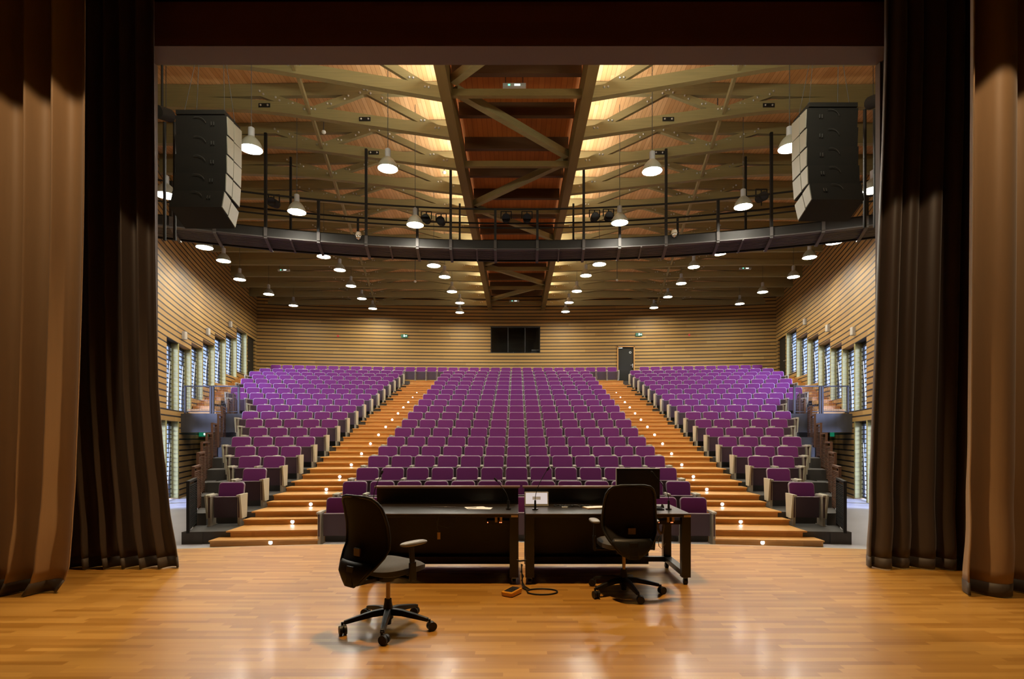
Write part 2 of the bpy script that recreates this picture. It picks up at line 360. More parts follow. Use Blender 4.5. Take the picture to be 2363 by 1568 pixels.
# side walls with window openings
BAYS = [(15.95,17.2,4.45,2.34),(17.2,18.6,4.48,2.34),(18.6,20.0,4.75,2.85),(20.0,21.55,5.12,3.42),(21.55,23.1,5.63,3.68),(23.1,24.7,5.97,4.2),(24.7,26.3,6.51,4.5)]
LOW = [(14.5,15.95,2.0,FLOOR+0.05),(15.95,17.2,2.0,FLOOR+0.05)]
DEP = 0.27
win_n = 0
for s in (-1, 1):
    sn = SIDE[s]
    mb = MB()
    def face(ya, yb, z0, z1, m=None):
        (m or mb)._add([(s*wallx(ya),ya,z0),(s*wallx(yb),yb,z0),(s*wallx(yb),yb,z1),(s*wallx(ya),ya,z1)], [(0,1,2,3)])
    def solid(ya, yb, z0, z1):          # wall piece with a thickness, so reveals and soffits close
        if z1-z0 < 1e-3: return
        a, b = wallx(ya), wallx(yb); t = DEP+0.06
        mb.hexa([(s*a,ya,z0),(s*b,yb,z0),(s*(b+t),yb,z0),(s*(a+t),ya,z0),(s*a,ya,z1),(s*b,yb,z1),(s*(b+t),yb,z1),(s*(a+t),ya,z1)])
    TOP = 10.6
    y = 7.06
    while y < 14.5-1e-6:
        y2 = min(y+0.7, 14.5); solid(y, y2, FLOOR, TOP); y = y2
    solid(14.5, 15.95, 2.0, TOP)
    for i, (ya, yb, hd, sl) in enumerate(BAYS):
        solid(ya, yb, hd, TOP)
        if i == 0: solid(ya, yb, 2.0, sl)
        else: solid(ya, yb, FLOOR, sl)
    solid(26.3, 26.42, FLOOR, TOP); solid(26.42, 27.62, 6.45, TOP); solid(26.42, 27.62, FLOOR, 4.22); solid(27.62, 28.1, FLOOR, TOP)
    tag(mb.build('wall_%s' % sn, M['siding_side']), 'curved %s hall wall clad in horizontal honey coloured boards' % sn, 'wall', kind='structure')
    for (ya, yb, hd, sl) in BAYS+LOW:
        win_n += 1
        w = thing('window_%d' % win_n, None, None); tag(w, kind='structure')
        fr = MB(); gl = MB(); lv = MB(); fn = MB()
        a, b = wallx(ya)+DEP, wallx(yb)+DEP
        d = Vector((s*(b-a), yb-ya, 0)); L = d.length; d.normalize(); nrm = Vector((s*1, 0, 0))
        p0 = Vector((s*a, ya, 0)); 
        def q(t, z, off=0.0): return p0+d*t+Vector((s*off, 0, z))
        gl._add([q(0.03,sl), q(L-0.03,sl), q(L-0.03,hd), q(0.03,hd)], [(0,1,2,3)])
        for t in (0.035, L*0.5, L-0.11):
            fr.bar(q(t,sl), q(t,hd), 0.05, 0.06, up=d)
        fr.bar(q(0,hd-0.04), q(L,hd-0.04), 0.06, 0.10); fr.bar(q(0,sl+0.02), q(L,sl+0.02), 0.06, 0.05)
        z = sl+0.14
        while z < hd-0.08:
            lv.bar(q(0.03,z,-0.03), q(L-0.03,z,-0.03), 0.035, 0.030); z += 0.142
        fr.build('window_frame', M['frame'], w); gl.build('pane', M['glass'], w); lv.build('louvres', M['frame'], w)
        # the pale fin at the far side of the bay
        xb = wallx(yb)
        fn.box(*sorted((s*(xb-0.005), s*(xb+DEP+0.02))), yb-0.06, yb+0.0, sl-0.02, hd)
        fn.build('reveal_fin', M['fin'], w)
        rod = MB(); rod.cyl(q(L*0.62, sl+0.1, -0.05), q(L*0.80, sl+(hd-sl)*0.72, -0.06), 0.010, n=6); rod.build('opening_rod', M['white'], w)
        # sky portal outside this opening (guides sampling of the daylight only)
        pd = bpy.data.lights.new('window_portal', 'AREA'); pd.shape = 'RECTANGLE'; pd.size = L; pd.size_y = hd-sl
        pd.cycles.is_portal = True
        po = bpy.data.objects.new('window_portal', pd); C.objects.link(po); po.location = q(L/2, (hd+sl)/2, 0.12)
        po.rotation_euler = Vector((-s, 0, 0)).to_track_quat('-Z', 'Y').to_euler()
    # side exit door in the last bay
    dr = thing('door_%d' % (1 if s < 0 else 2), None, None); tag(dr, kind='structure')
    mb = MB(); xa, xb = wallx(26.42), wallx(27.62)
    mb.hexa([(s*(xa+0.08),26.42,4.22),(s*(xb+0.08),27.62,4.22),(s*(xb+0.14),27.62,4.22),(s*(xa+0.14),26.42,4.22),
             (s*(xa+0.08),26.42,6.45),(s*(xb+0.08),27.62,6.45),(s*(xb+0.14),27.62,6.45),(s*(xa+0.14),26.42,6.45)])
    mb.build('door_leaf', M['door'], dr)
    mb = MB(); xh = wallx(26.6)+0.03; mb.cyl((s*xh,26.56,5.25),(s*xh,26.76,5.25),0.013); mb.cyl((s*xh,26.56,5.25),(s*(xh+0.07),26.56,5.25),0.013)
    mb.build('door_handle', M['steel'], dr)

# back wall (curved, with the door and the control room window cut out)
RB = 68.3
mb = MB()
DX0, DX1, DZ1 = 5.36, 6.28, 6.36
WX0, WX1, WZ0, WZ1 = -1.39, 1.27, 6.04, 7.45
xs = sorted(set([-13.6+27.2*i/34 for i in range(35)]+[DX0,DX1,WX0,WX1]))
def backy(x): return arc_y(RB, x)
for a, b in zip(xs[:-1], xs[1:]):
    m = (a+b)/2
    if WX0 < m < WX1: spans = [(FLOOR,WZ0),(WZ1,10.6)]
    elif DX0 < m < DX1: spans = [(FLOOR,4.3),(DZ1,10.6)]
    else: spans = [(FLOOR,10.6)]
    for z0, z1 in spans:
        ya, yb = backy(a), backy(b)
        mb.hexa([(a,ya,z0),(b,yb,z0),(b,yb+0.25,z0),(a,ya+0.25,z0),(a,ya,z1),(b,yb,z1),(b,yb+0.25,z1),(a,ya+0.25,z1)])
tag(mb.build('wall_back', M['siding_back']), 'curved back wall clad in horizontal honey coloured boards', 'wall', kind='structure')
# control room window
cw = thing('window_%d' % (win_n+1), None, None); tag(cw, kind='structure')
yw = backy(0)
mb = MB(); mb._add([(WX0,yw+0.12,WZ0),(WX1,yw+0.12,WZ0),(WX1,yw+0.12,WZ1),(WX0,yw+0.12,WZ1)], [(0,1,2,3)]); mb.build('pane', M['glass'], cw)
mb = MB()
for x in (WX0+0.02, -0.46, 0.46, WX1-0.02): mb.box(x-0.025, x+0.025, yw+0.08, yw+0.16, WZ0, WZ1)
mb.box(WX0, WX1, yw+0.06, yw+0.18, WZ0-0.0, WZ0+0.03); mb.box(WX0, WX1, yw+0.06, yw+0.18, WZ1-0.04, WZ1)
mb.build('window_frame', M['frame'], cw)
M['control'] = plain('control_room_dark', (0.045,0.035,0.025), 0.8)
for nm, bx in (('wall_control_back',(-2.2,2.2,yw+2.2,yw+2.3,5.2,8.2)),('wall_control_left',(-2.3,-2.2,yw+0.25,yw+2.3,5.2,8.2)),('wall_control_right',(2.2,2.3,yw+0.25,yw+2.3,5.2,8.2)),
               ('ceiling_control',(-2.3,2.3,yw+0.25,yw+2.3,8.2,8.3)),('floor_control',(-2.3,2.3,yw+0.25,yw+2.3,5.1,5.2))):
    mb = MB(); mb.box(*bx); tag(mb.build(nm, M['control']), kind='structure')
mb = MB(); mb.box(-1.6,1.6,yw+0.3,yw+1.0,5.9,5.98); mb.box(-1.55,-1.49,yw+0.35,yw+0.95,5.2,5.9); mb.box(1.49,1.55,yw+0.35,yw+0.95,5.2,5.9)
tag(mb.build('control_desk', M['blacksoft']), 'dark desk behind the control room window', 'desk')
t = thing('mixing_console', 'mixing desk behind the control room window at its left end', 'mixing desk', (-0.85, yw+0.62, 5.98))
mb = MB(); mb.prism([(-0.22,0),(0.25,0),(0.25,0.20),(0.20,0.22),(-0.22,0.06)], -0.45, 0.45, 'X'); mb.build('body', M['blacksoft'], t)
mb = MB()
for i in range(12): mb.box(-0.42+i*0.072, -0.39+i*0.072, -0.05, 0.02, 0.13, 0.15)
mb.build('faders', M['boxgrey'], t)
t = thing('desk_monitor', 'small monitor behind the control room window at its right end', 'monitor', (1.02, yw+0.6, 5.98))
mb = MB(); mb.box(-0.2,0.2,-0.02,0.02,0.06,0.30); mb.build('display', M['blacksoft'], t)
mb = MB(); mb.box(-0.2,0.2,-0.022,0.0,0.295,0.31); mb.build('bright_edge', M['white'], t)
mb = MB(); mb.box(-0.1,0.1,-0.08,0.08,0,0.015); mb.box(-0.02,0.02,-0.01,0.01,0.01,0.08); mb.build('stand', M['blacksoft'], t)
t = thing('desk_lamp', 'thin curved lamp arm behind the middle pane of the control room window', 'lamp', (0.0, yw+0.6, 5.98))
mb = MB(); mb.tube([(0.14*math.cos(a), 0, 0.14*math.sin(a)) for a in [PI*i/12 for i in range(13)]], 0.010, 6); mb.build('arm', M['boxgrey'], t)
mb = MB(); mb.ball((-0.17,0,0.16), 0.03); mb.build('head', M['boxgrey'], t)
# back door
dr = thing('door_3', None, None); tag(dr, kind='structure')
yd = backy(5.8)
mb = MB(); mb.box(DX0+0.05,DX1-0.05,yd+0.05,yd+0.10,4.3,DZ1-0.05); mb.build('door_leaf', M['door'], dr)
mb = MB(); mb.box(DX0,DX0+0.05,yd-0.03,yd+0.12,4.3,DZ1); mb.box(DX1-0.05,DX1,yd-0.03,yd+0.12,4.3,DZ1); mb.box(DX0,DX1,yd-0.03,yd+0.12,DZ1-0.05,DZ1); mb.build('door_frame', M['tread'], dr)
mb = MB(); mb.box(DX1-0.22,DX1-0.09,yd-0.01,yd+0.0,5.34,5.36); mb.box(DX1-0.12,DX1-0.08,yd,yd+0.05,5.22,5.42); mb.build('door_handle', M['steel'], dr)
mb = MB(); mb.box(DX0+0.07,DX0+0.28,yd+0.0,yd+0.05,DZ1-0.13,DZ1-0.07); mb.build('door_closer', M['steel'], dr)
mb = MB(); mb.cyl((DX1-0.22,yd+0.05,6.03),(DX1-0.22,yd+0.035,6.03),0.06,n=20,mi=0); mb.cyl((DX1-0.22,yd+0.035,6.03),(DX1-0.22,yd+0.03,6.03),0.038,n=16,mi=1)
mb.build('door_notice', [M['white'], M['ink']], dr)

# ------------------------------------------------------------------ roof: ridge beams, trusses, planks
KS = list(range(-2, 13)); 
def ky(k): return 11.0+1.43*k
ys = [7.0]+[ky(k) for k in KS]+[29.8]
mb = MB()
for s in (-1, 1):
    def rf(u, v):
        i = v*(len(ys)-1); j = min(int(i), len(ys)-2); Y = ys[j]+(ys[j+1]-ys[j])*(i-j)
        xw = wallx(min(Y, 28))+1.0; x = 1.42+(xw-1.42)*u
        return (s*x, Y, chord_t(x, Y)+TH+0.012)
    mb.grid(rf, 24, len(ys)-1, 0, False)
tag(mb.build('ceiling', M['ceil']), 'pale plank ceiling over the seating', 'ceiling', kind='structure')
mb = MB()
mb.box(-1.55,1.55,7.06,29.6,9.10,9.14,0)
for s in (-1, 1):
    a, b = sorted((s*1.40, s*1.44)); mb.box(a, b, 7.06, 29.6, 9.05, 9.75, 1)
tag(mb.build('ceiling_ridge', [M['ceil_mid'], M['ceil']]), 'orange plank ceiling between the ridge beams', 'ceiling', kind='structure')
for s in (-1, 1):
    mb = MB(); a, b = sorted((s*1.31, s*1.52)); mb.box(a, b, 7.06, 29.25, 8.3, 8.78)
    tag(mb.build('ridge_beam', M['beam_dark']), 'long dark timber ridge beam running to the back wall, %s of the pair' % SIDE[s], 'beam')
for k in KS:
    if k < -1: continue
    Y = ky(k); o = ORD[k+1]
    mb = MB(); mb.box(-1.31,1.31,Y-0.06,Y+0.06,8.80,9.098)
    tag(mb.build('purlin', M['purlin']), 'dark cross beam under the orange ridge ceiling, %s from the stage' % o, 'beam', 'cross beams of the ridge bay')
ND = [-2,0,2,4,6,8,10,12]
for i, k in enumerate(ND):
    Y = ky(k)
    if k >= 0:
        mb = MB(); mb.box(-1.31,1.31,Y-0.05,Y+0.05,8.36,8.50)
        tag(mb.build('tie_bar', M['beam_dark']), 'low timber tie between the ridge beams, %s from the stage' % ORD[i-1], 'beam', 'ties between the ridge beams')
    if i < len(ND)-1:
        sg = -1 if i % 2 else 1
        mb = MB(); mb.bar((sg*1.25,Y+0.16,8.60),(-sg*1.25,ky(ND[i+1])-0.16,8.60),0.15,0.17)
        tag(mb.build('diagonal_brace', M['beam']), 'slanting timber brace between the ridge beams, %s from the stage' % ORD[i], 'brace', 'slanting ridge braces')
    t = None
mb = MB(); mb.ball((0,0,0), 0.026, 8, 4); BOLT = mb.mesh('bolt', M['steel'])
for s in (-1, 1):
    for k in KS:
        if k < -1: continue
        Y = ky(k); xw = wallx(Y)+0.05; f = fan(Y); o = ORD[k+1]
        t = thing('roof_truss', 'timber roof truss with bolted webs, %s from the stage on the %s side' % (o, SIDE[s]), 'truss', group='timber roof trusses')
        N = 16; X0 = 1.5
        mb = MB()
        for i in range(N):
            a = X0+(xw-X0)*i/N; b = X0+(xw-X0)*(i+1)/N
            za, zb = chord_b(a,Y), chord_b(b,Y)
            mb._add([(s*a,Y-0.07,za),(s*b,Y-0.07,zb),(s*b,Y+0.07,zb),(s*a,Y+0.07,za),(s*a,Y-0.07,za+CH),(s*b,Y-0.07,zb+CH),(s*b,Y+0.07,zb+CH),(s*a,Y+0.07,za+CH)],
                    [(3,2,1,0),(4,5,6,7),(0,1,5,4),(2,3,7,6)]+([(3,0,4,7)] if i == 0 else [])+([(1,2,6,5)] if i == N-1 else []))
        mb.build('lower_chord', M['beam'], t)
        mb = MB(); N = 12; xe = xw
        for i in range(N):
            a = X0+(xe-X0)*i/N; b = X0+(xe-X0)*(i+1)/N
            za, zb = chord_t(a,Y), chord_t(b,Y)
            mb._add([(s*a,Y-0.055,za),(s*b,Y-0.055,zb),(s*b,Y+0.055,zb),(s*a,Y+0.055,za),(s*a,Y-0.055,za+TH),(s*b,Y-0.055,zb+TH),(s*b,Y+0.055,zb+TH),(s*a,Y+0.055,za+TH)],
                    [(3,2,1,0),(4,5,6,7),(0,1,5,4),(2,3,7,6)]+([(3,0,4,7)] if i == 0 else [])+([(1,2,6,5)] if i == N-1 else []))
        mb.build('upper_chord', M['beam'], t)
        nodes = [(1.72,0),(3.42,1),(4.68,0),(5.85,1)]
        bt = MB()
        for (xa, ua), (xb, ub) in zip(nodes[:-1], nodes[1:]):
            xa = 1.72 if xa < 2 else xa*f; xb *= f
            za = chord_t(xa,Y)+0.10 if ua else chord_b(xa,Y)+0.14
            zb = chord_t(xb,Y)+0.10 if ub else chord_b(xb,Y)+0.14
            w = MB(); w.bar((s*xa,Y-0.085,za),(s*xb,Y-0.085,zb),0.05,0.14,up=(0,1,0)) if False else w.bar((s*xa,Y,za),(s*xb,Y,zb),0.10,0.15)
            w.build('web', M['beam'], t)
            A = Vector((s*xa,Y-0.05,za)); B = Vector((s*xb,Y-0.05,zb)); dd = (B-A).normalized()
            for p, sg in ((A, 1), (B, -1)):
                for e in (0.04, 0.13, 0.42, 0.51):
                    if k <= 5:
                        ob = put('bolt', BOLT, t); ob.location = p+dd*sg*e+Vector((0,-0.022 if e < 0.2 else 0.0,0.02 if e in (0.04,0.42) else -0.02))
                        continue
                    bt.ball(p+dd*sg*e+Vector((0,-0.022 if e < 0.2 else 0.0,0.02 if e in (0.04,0.42) else -0.02)), 0.026, 8, 4)
        if k > 5: bt.build('bolt_pattern', M['steel'], t)
        if k in (1, 2):
            for x in (3.43*f, 5.7*f)[:2 if k == 1 else 1]:
                zc = chord_b(x, Y)+0.12; pl = MB(); pl.box(*sorted((s*(x-0.13), s*(x+0.13))), Y-0.085, Y-0.071, zc-0.045, zc+0.045); fp = pl.build('fixing_plate', M['gantry'], t)
                pl = MB(); pl.ball((s*(x-0.08),Y-0.09,zc),0.022,8,6); pl.ball((s*(x+0.08),Y-0.09,zc),0.022,8,6); pl.build('bolt_pattern', M['steel'], fp)
        if k < 12:
            Yn = ky(k+1); mb = MB()
            xa = 4.68*f; xb = 4.68*fan(Yn)
            mb.bar((s*xa,Y+0.07,chord_b(xa,Y)+0.10),(s*xb,Yn-0.07,chord_b(xb,Yn)+0.10),0.06,0.12)
            tag(mb.build('bridging_strut', M['beam']), 'thin strut linking two trusses, %s bay from the stage on the %s side' % (o, SIDE[s]), 'strut', 'struts between the trusses')

# ------------------------------------------------------------------ seating tiers
YPX = [1147,1110,1079,1052,1030,1008.5,988,969,952,937,923,911,899.5,889.5,880,871,864,857,849]
ROWS = []                                               # row 0 stands on the hall floor in the middle block only
for r, yp in enumerate(YPX):
    z = 11.29+0.95*(r-1) if r < 18 else 28.3
    h = EYE+(HY-yp)*z/F
    ROWS.append({'z': z, 'fl': h-0.82 if r else FLOOR, 'R': z-YC})
for r in ROWS[1:]: r['edge'] = r['R']-1.04
COUNT = [0,1,1,2,3,4,4,5,6,6,7,9,10,10,11,11,12,12]
PITCH = 0.545
def outer(r):
    if r >= 18: return 13.2
    return 5.70+PITCH*(COUNT[r]-1)+0.36
tier = MB()
for r in range(1, 19):
    R0 = ROWS[r]['edge']; R1 = ROWS[r+1]['edge']+0.05 if r < 18 else RB+0.02
    xo = outer(r); z = ROWS[r]['fl']; N = 20
    for i in range(N):
        a = -xo+2*xo*i/N; b = -xo+2*xo*(i+1)/N
        v = [(a,arc_y(R0,a)),(b,arc_y(R0,b)),(b,arc_y(R1,b)),(a,arc_y(R1,a))]
        tier._add([(x,y,z) for x, y in v], [(0,1,2,3)], 0)
        tier._add([(v[0][0],v[0][1],FLOOR),(v[1][0],v[1][1],FLOOR),(v[1][0],v[1][1],z),(v[0][0],v[0][1],z)], [(0,1,2,3)], 0)
        if i == 0 or i == N-1:
            p, q_ = (v[0], v[3]) if i == 0 else (v[1], v[2])
            tier._add([(p[0],p[1],FLOOR),(q_[0],q_[1],FLOOR),(q_[0],q_[1],z),(p[0],p[1],z)], [(0,1,2,3)], 0)
tag(tier.build('seating_tier_floor', M['concrete']), 'dark stepped concrete tiers under the seats', 'tiers', kind='structure')

# the two aisles: two wooden steps to a row, a small light on every other riser
led_count = 0
for s in (-1, 1):
    t = thing('aisle_stairs', 'flight of honey coloured wooden steps between seat blocks, %s of the two' % SIDE[s], 'stairs')
    xi, xo = 3.62, 5.28
    def step(Ra, Rb, z, th, xin=xi, xout=xo):
        mb = MB()
        def quad(R, over): return [(s*xin, arc_y(R, xin)-over), (s*xout, arc_y(R, xout)-over)]
        for o_, z0, z1 in ((0.0, z-th, z-0.026), (0.045, z-0.026, z)):
            (ax, ay), (bx, by) = quad(Ra, o_); (dx, dy), (cx, cy) = quad(Rb, 0)
            vs = [(ax,ay,z0),(bx,by,z0),(cx,cy,z0),(dx,dy,z0),(ax,ay,z1),(bx,by,z1),(cx,cy,z1),(dx,dy,z1)]
            if s < 0: vs = [vs[i] for i in (1,0,3,2,5,4,7,6)]
            mb.hexa(vs)
        mb.build('step', M['tread'], t)
    for r in range(1, 19):
        z1 = ROWS[r]['fl']; z0 = ROWS[r-1]['fl']; e = ROWS[r]['edge']
        mid = (z0+z1)/2
        ex = {1: (3.55,5.42), 2: (3.6,5.3)}.get(r, (xi, xo))
        step(e-0.30, e+0.02, mid+0.008, mid-z0+0.004, *ex)
        en = ROWS[r+1]['edge'] if r < 18 else e+0.5
        step(e, en-0.30+0.02, z1+0.012, z1-mid+0.006)
        if r <= 16:
            led_count += 1
            xl = 4.39; yl = arc_y(e-0.30, xl)
            l = thing('step_light', 'round white light in the riser of the %s lit step of the %s aisle' % (ORD[r-1], SIDE[s]), 'step light', (s*xl, yl, z0+(mid-z0)*0.55), group='step lights of the aisles')
            rr = 0.034 if r < 15 else 0.022
            mb = MB(); mb.cyl((0,-0.012,0),(0,0.01,0),rr+0.008,n=14); mb.build('bezel', M['steel'], l)
            mb = MB(); mb.cyl((0,-0.015,0),(0,-0.011,0),rr,n=14); mb.build('lens', M['led'], l)

# ------------------------------------------------------------------ seats
def back_geo(mb):
    w = 0.245; rr = 0.065; o = []
    for cx, cz, a0 in ((w-rr,0.82-rr,0.0),(-(w-rr),0.82-rr,PI/2)):
        for i in range(5):
            a = a0+PI/2*i/4; o.append((cx+rr*math.cos(a), cz+rr*math.sin(a)))
    o = [(w-0.005,0.42)]+o+[(-w+0.005,0.42)]
    n = len(o)
    def ring(inset, dy):
        r = []
        for x, z in o:
            xx = x*(1-inset/w); zz = 0.62+(z-0.62)*(1-inset/0.2)
            r.append((xx, dy+(zz-0.82)*0.20-0.10*max(0.0, abs(xx)-0.12)**1.0*0.6, zz))
        return r
    A = ring(0.020,-0.036); B = ring(0.010,-0.031); B2 = ring(0.009,-0.027); Cc = ring(0.0,-0.020); D = ring(0.0,0.012)
    mb._add(A, [tuple(range(n))], 0)
    def band(p, q_, mi):
        mb._add(p+q_, [(i, (i+1) % n, n+(i+1) % n, n+i) for i in range(n)], mi)
    band(B, A, 0); band(B2, B, 1); band(Cc, B2, 1); band(D, Cc, 1)
    mb._add(D, [tuple(range(n))[::-1]], 2)
def pan_geo(mb):
    vs = []
    w = 0.225
    prof = [(-0.315,0.15),(-0.325,0.545),(-0.255,0.545),(-0.245,0.15)]
    mb._add([(-w,y,z) for y, z in prof]+[(w,y,z) for y, z in prof], [(0,1,2,3),(7,6,5,4),(0,4,5,1),(2,6,7,3),(3,7,4,0)], 2)
    mb.box(-w-0.004, w+0.004, -0.33, -0.25, 0.545, 0.556, 1)
def pan_detail(mb):
    mb.box(-0.2,0.2,-0.24,-0.20,0.22,0.56,0)
def support_geo(mb, x):
    mb.box(x-0.024,x+0.024,-0.42,-0.16,0.0,0.565,0)
    mb.box(x-0.010,x+0.010,-0.424,-0.41,0.16,0.56,1)
    mb.box(x-0.03,x+0.03,-0.44,-0.10,0.0,0.012,0)
def arm_geo(mb, x):
    mb.box(x-0.033,x+0.033,-0.47,-0.10,0.565,0.600,0)
def end_geo(mb, x, s):     # tapered wooden panel on the outer face of the last support
    a, b = sorted((x+s*0.026, x+s*0.058))
    o = [(-0.50,0.61),(-0.12,0.61),(-0.16,0.14),(-0.40,0.14)]
    vs = [(a,y,z) for y, z in o]+[(b,y,z) for y, z in o]
    mb._add(vs, [(0,1,2,3),(7,6,5,4),(0,4,5,1),(1,5,6,2),(2,6,7,3),(3,7,4,0)], 0)
H = PITCH/2
def mk(fn, name, mats, *a):
    mb = MB(); fn(mb, *a); return mb.mesh(name, mats)
SM = {
    'backrest': mk(back_geo, 'backrest', [M['velour'], M['rim'], M['plum']]),
    'seat': mk(pan_geo, 'seat', [M['velour'], M['rim'], M['plum']]),
    'supL': mk(support_geo, 'support', [M['seatmetal'], M['slot']], -H), 'supR': mk(support_geo, 'support', [M['seatmetal'], M['slot']], H),
    'armL': mk(arm_geo, 'armrest', [M['pad']], -H), 'armR': mk(arm_geo, 'armrest', [M['pad']], H),
    'endL': mk(end_geo, 'end_panel', [M['endwood']], -H, -1), 'endR': mk(end_geo, 'end_panel', [M['endwood']], H, 1),
    'cushion': mk(pan_detail, 'seat_cushion', [M['velour']]),
}
seats = []          # (x, row, block, index counted from the aisle, left end, right end)
for r in range(0, 18):
    for j in range(13):
        seats.append(dict(x=(j-6)*0.55, r=r, b='centre', i=j, L=j == 0, R=j == 12))
    for s in (-1, 1):
        nn = COUNT[r]
        for j in range(nn):
            first, last = j == 0, j == nn-1
            seats.append(dict(x=s*(5.70+PITCH*j), r=r, b=SIDE[s], i=j, L=(last if s < 0 else first), R=(first if s < 0 else last)))
for j in range(-22, 23):
    x = j*PITCH
    if 5.2 < x < 6.5: continue
    seats.append(dict(x=x, r=18, b='rear', i=j+22, L=j == -22 or abs(x-6.54) < 0.2, R=j == 22 or abs(x-5.0) < 0.2))
def seat_pose(q):
    R = ROWS[q['r']]['R']; x = q['x']; y = arc_y(R, x)
    return Vector((x, y, ROWS[q['r']]['fl']+0.001)), -math.asin(x/R)
for q in seats:
    p, a = seat_pose(q); q['p'] = p; q['a'] = a; q['d'] = (p-Vector((0,0,EYE))).length
vis = sorted(seats, key=lambda q: q['d'])
near = vis[:312]; far = vis[312:]
BL = {'centre': 'centre block', 'left': 'left block', 'right': 'right block', 'rear': 'rear row'}
def seat_label(q):
    if q['b'] == 'centre':
        return 'purple tip-up seat, %s from the left in the %s row of the centre block' % (ORD[q['i']], ORD[q['r']])
    return 'purple tip-up seat, %s from the aisle in the %s row of the %s block' % (ORD[q['i']], ORD[q['r']-1], q['b'])
for q in near:
    t = thing('auditorium_seat', seat_label(q), 'seat', q['p'], q['a'], 'purple tip-up seats of the hall')
    put('backrest', SM['backrest'], t); put('seat', SM['seat'], t)
    put('support', SM['supL'], t); put('armrest', SM['armL'], t)
    if q['R']: put('support', SM['supR'], t); put('armrest', SM['armR'], t)
    if q['L'] and q['r']: put('end_panel', SM['endL'], t)
    if q['R'] and q['r']: put('end_panel', SM['endR'], t)
mb = MB()
for q in far:
    mb.T = Matrix.Translation(q['p']) @ Matrix.Rotation(q['a'], 4, 'Z')
    back_geo(mb); pan_geo(mb)
    k0 = len(mb.m)
    support_geo(mb, -H)
    if q['R']: support_geo(mb, H)
    for i in range(k0, len(mb.m)): mb.m[i] = 3 if mb.m[i] == 0 else 4
    k0 = len(mb.m); arm_geo(mb, -H)
    if q['R']: arm_geo(mb, H)
    for i in range(k0, len(mb.m)): mb.m[i] = 5
    k0 = len(mb.m)
    if q['L']: end_geo(mb, -H, -1)
    if q['R']: end_geo(mb, H, 1)
    for i in range(k0, len(mb.m)): mb.m[i] = 6
mb.T = None
tag(mb.build('auditorium_seating', [M['velour'], M['rim'], M['plum'], M['seatmetal'], M['slot'], M['pad'], M['endwood']]),
    'purple tip-up seats of the rearmost rows up to the back wall', 'seats', 'purple tip-up seats of the hall', 'stuff')

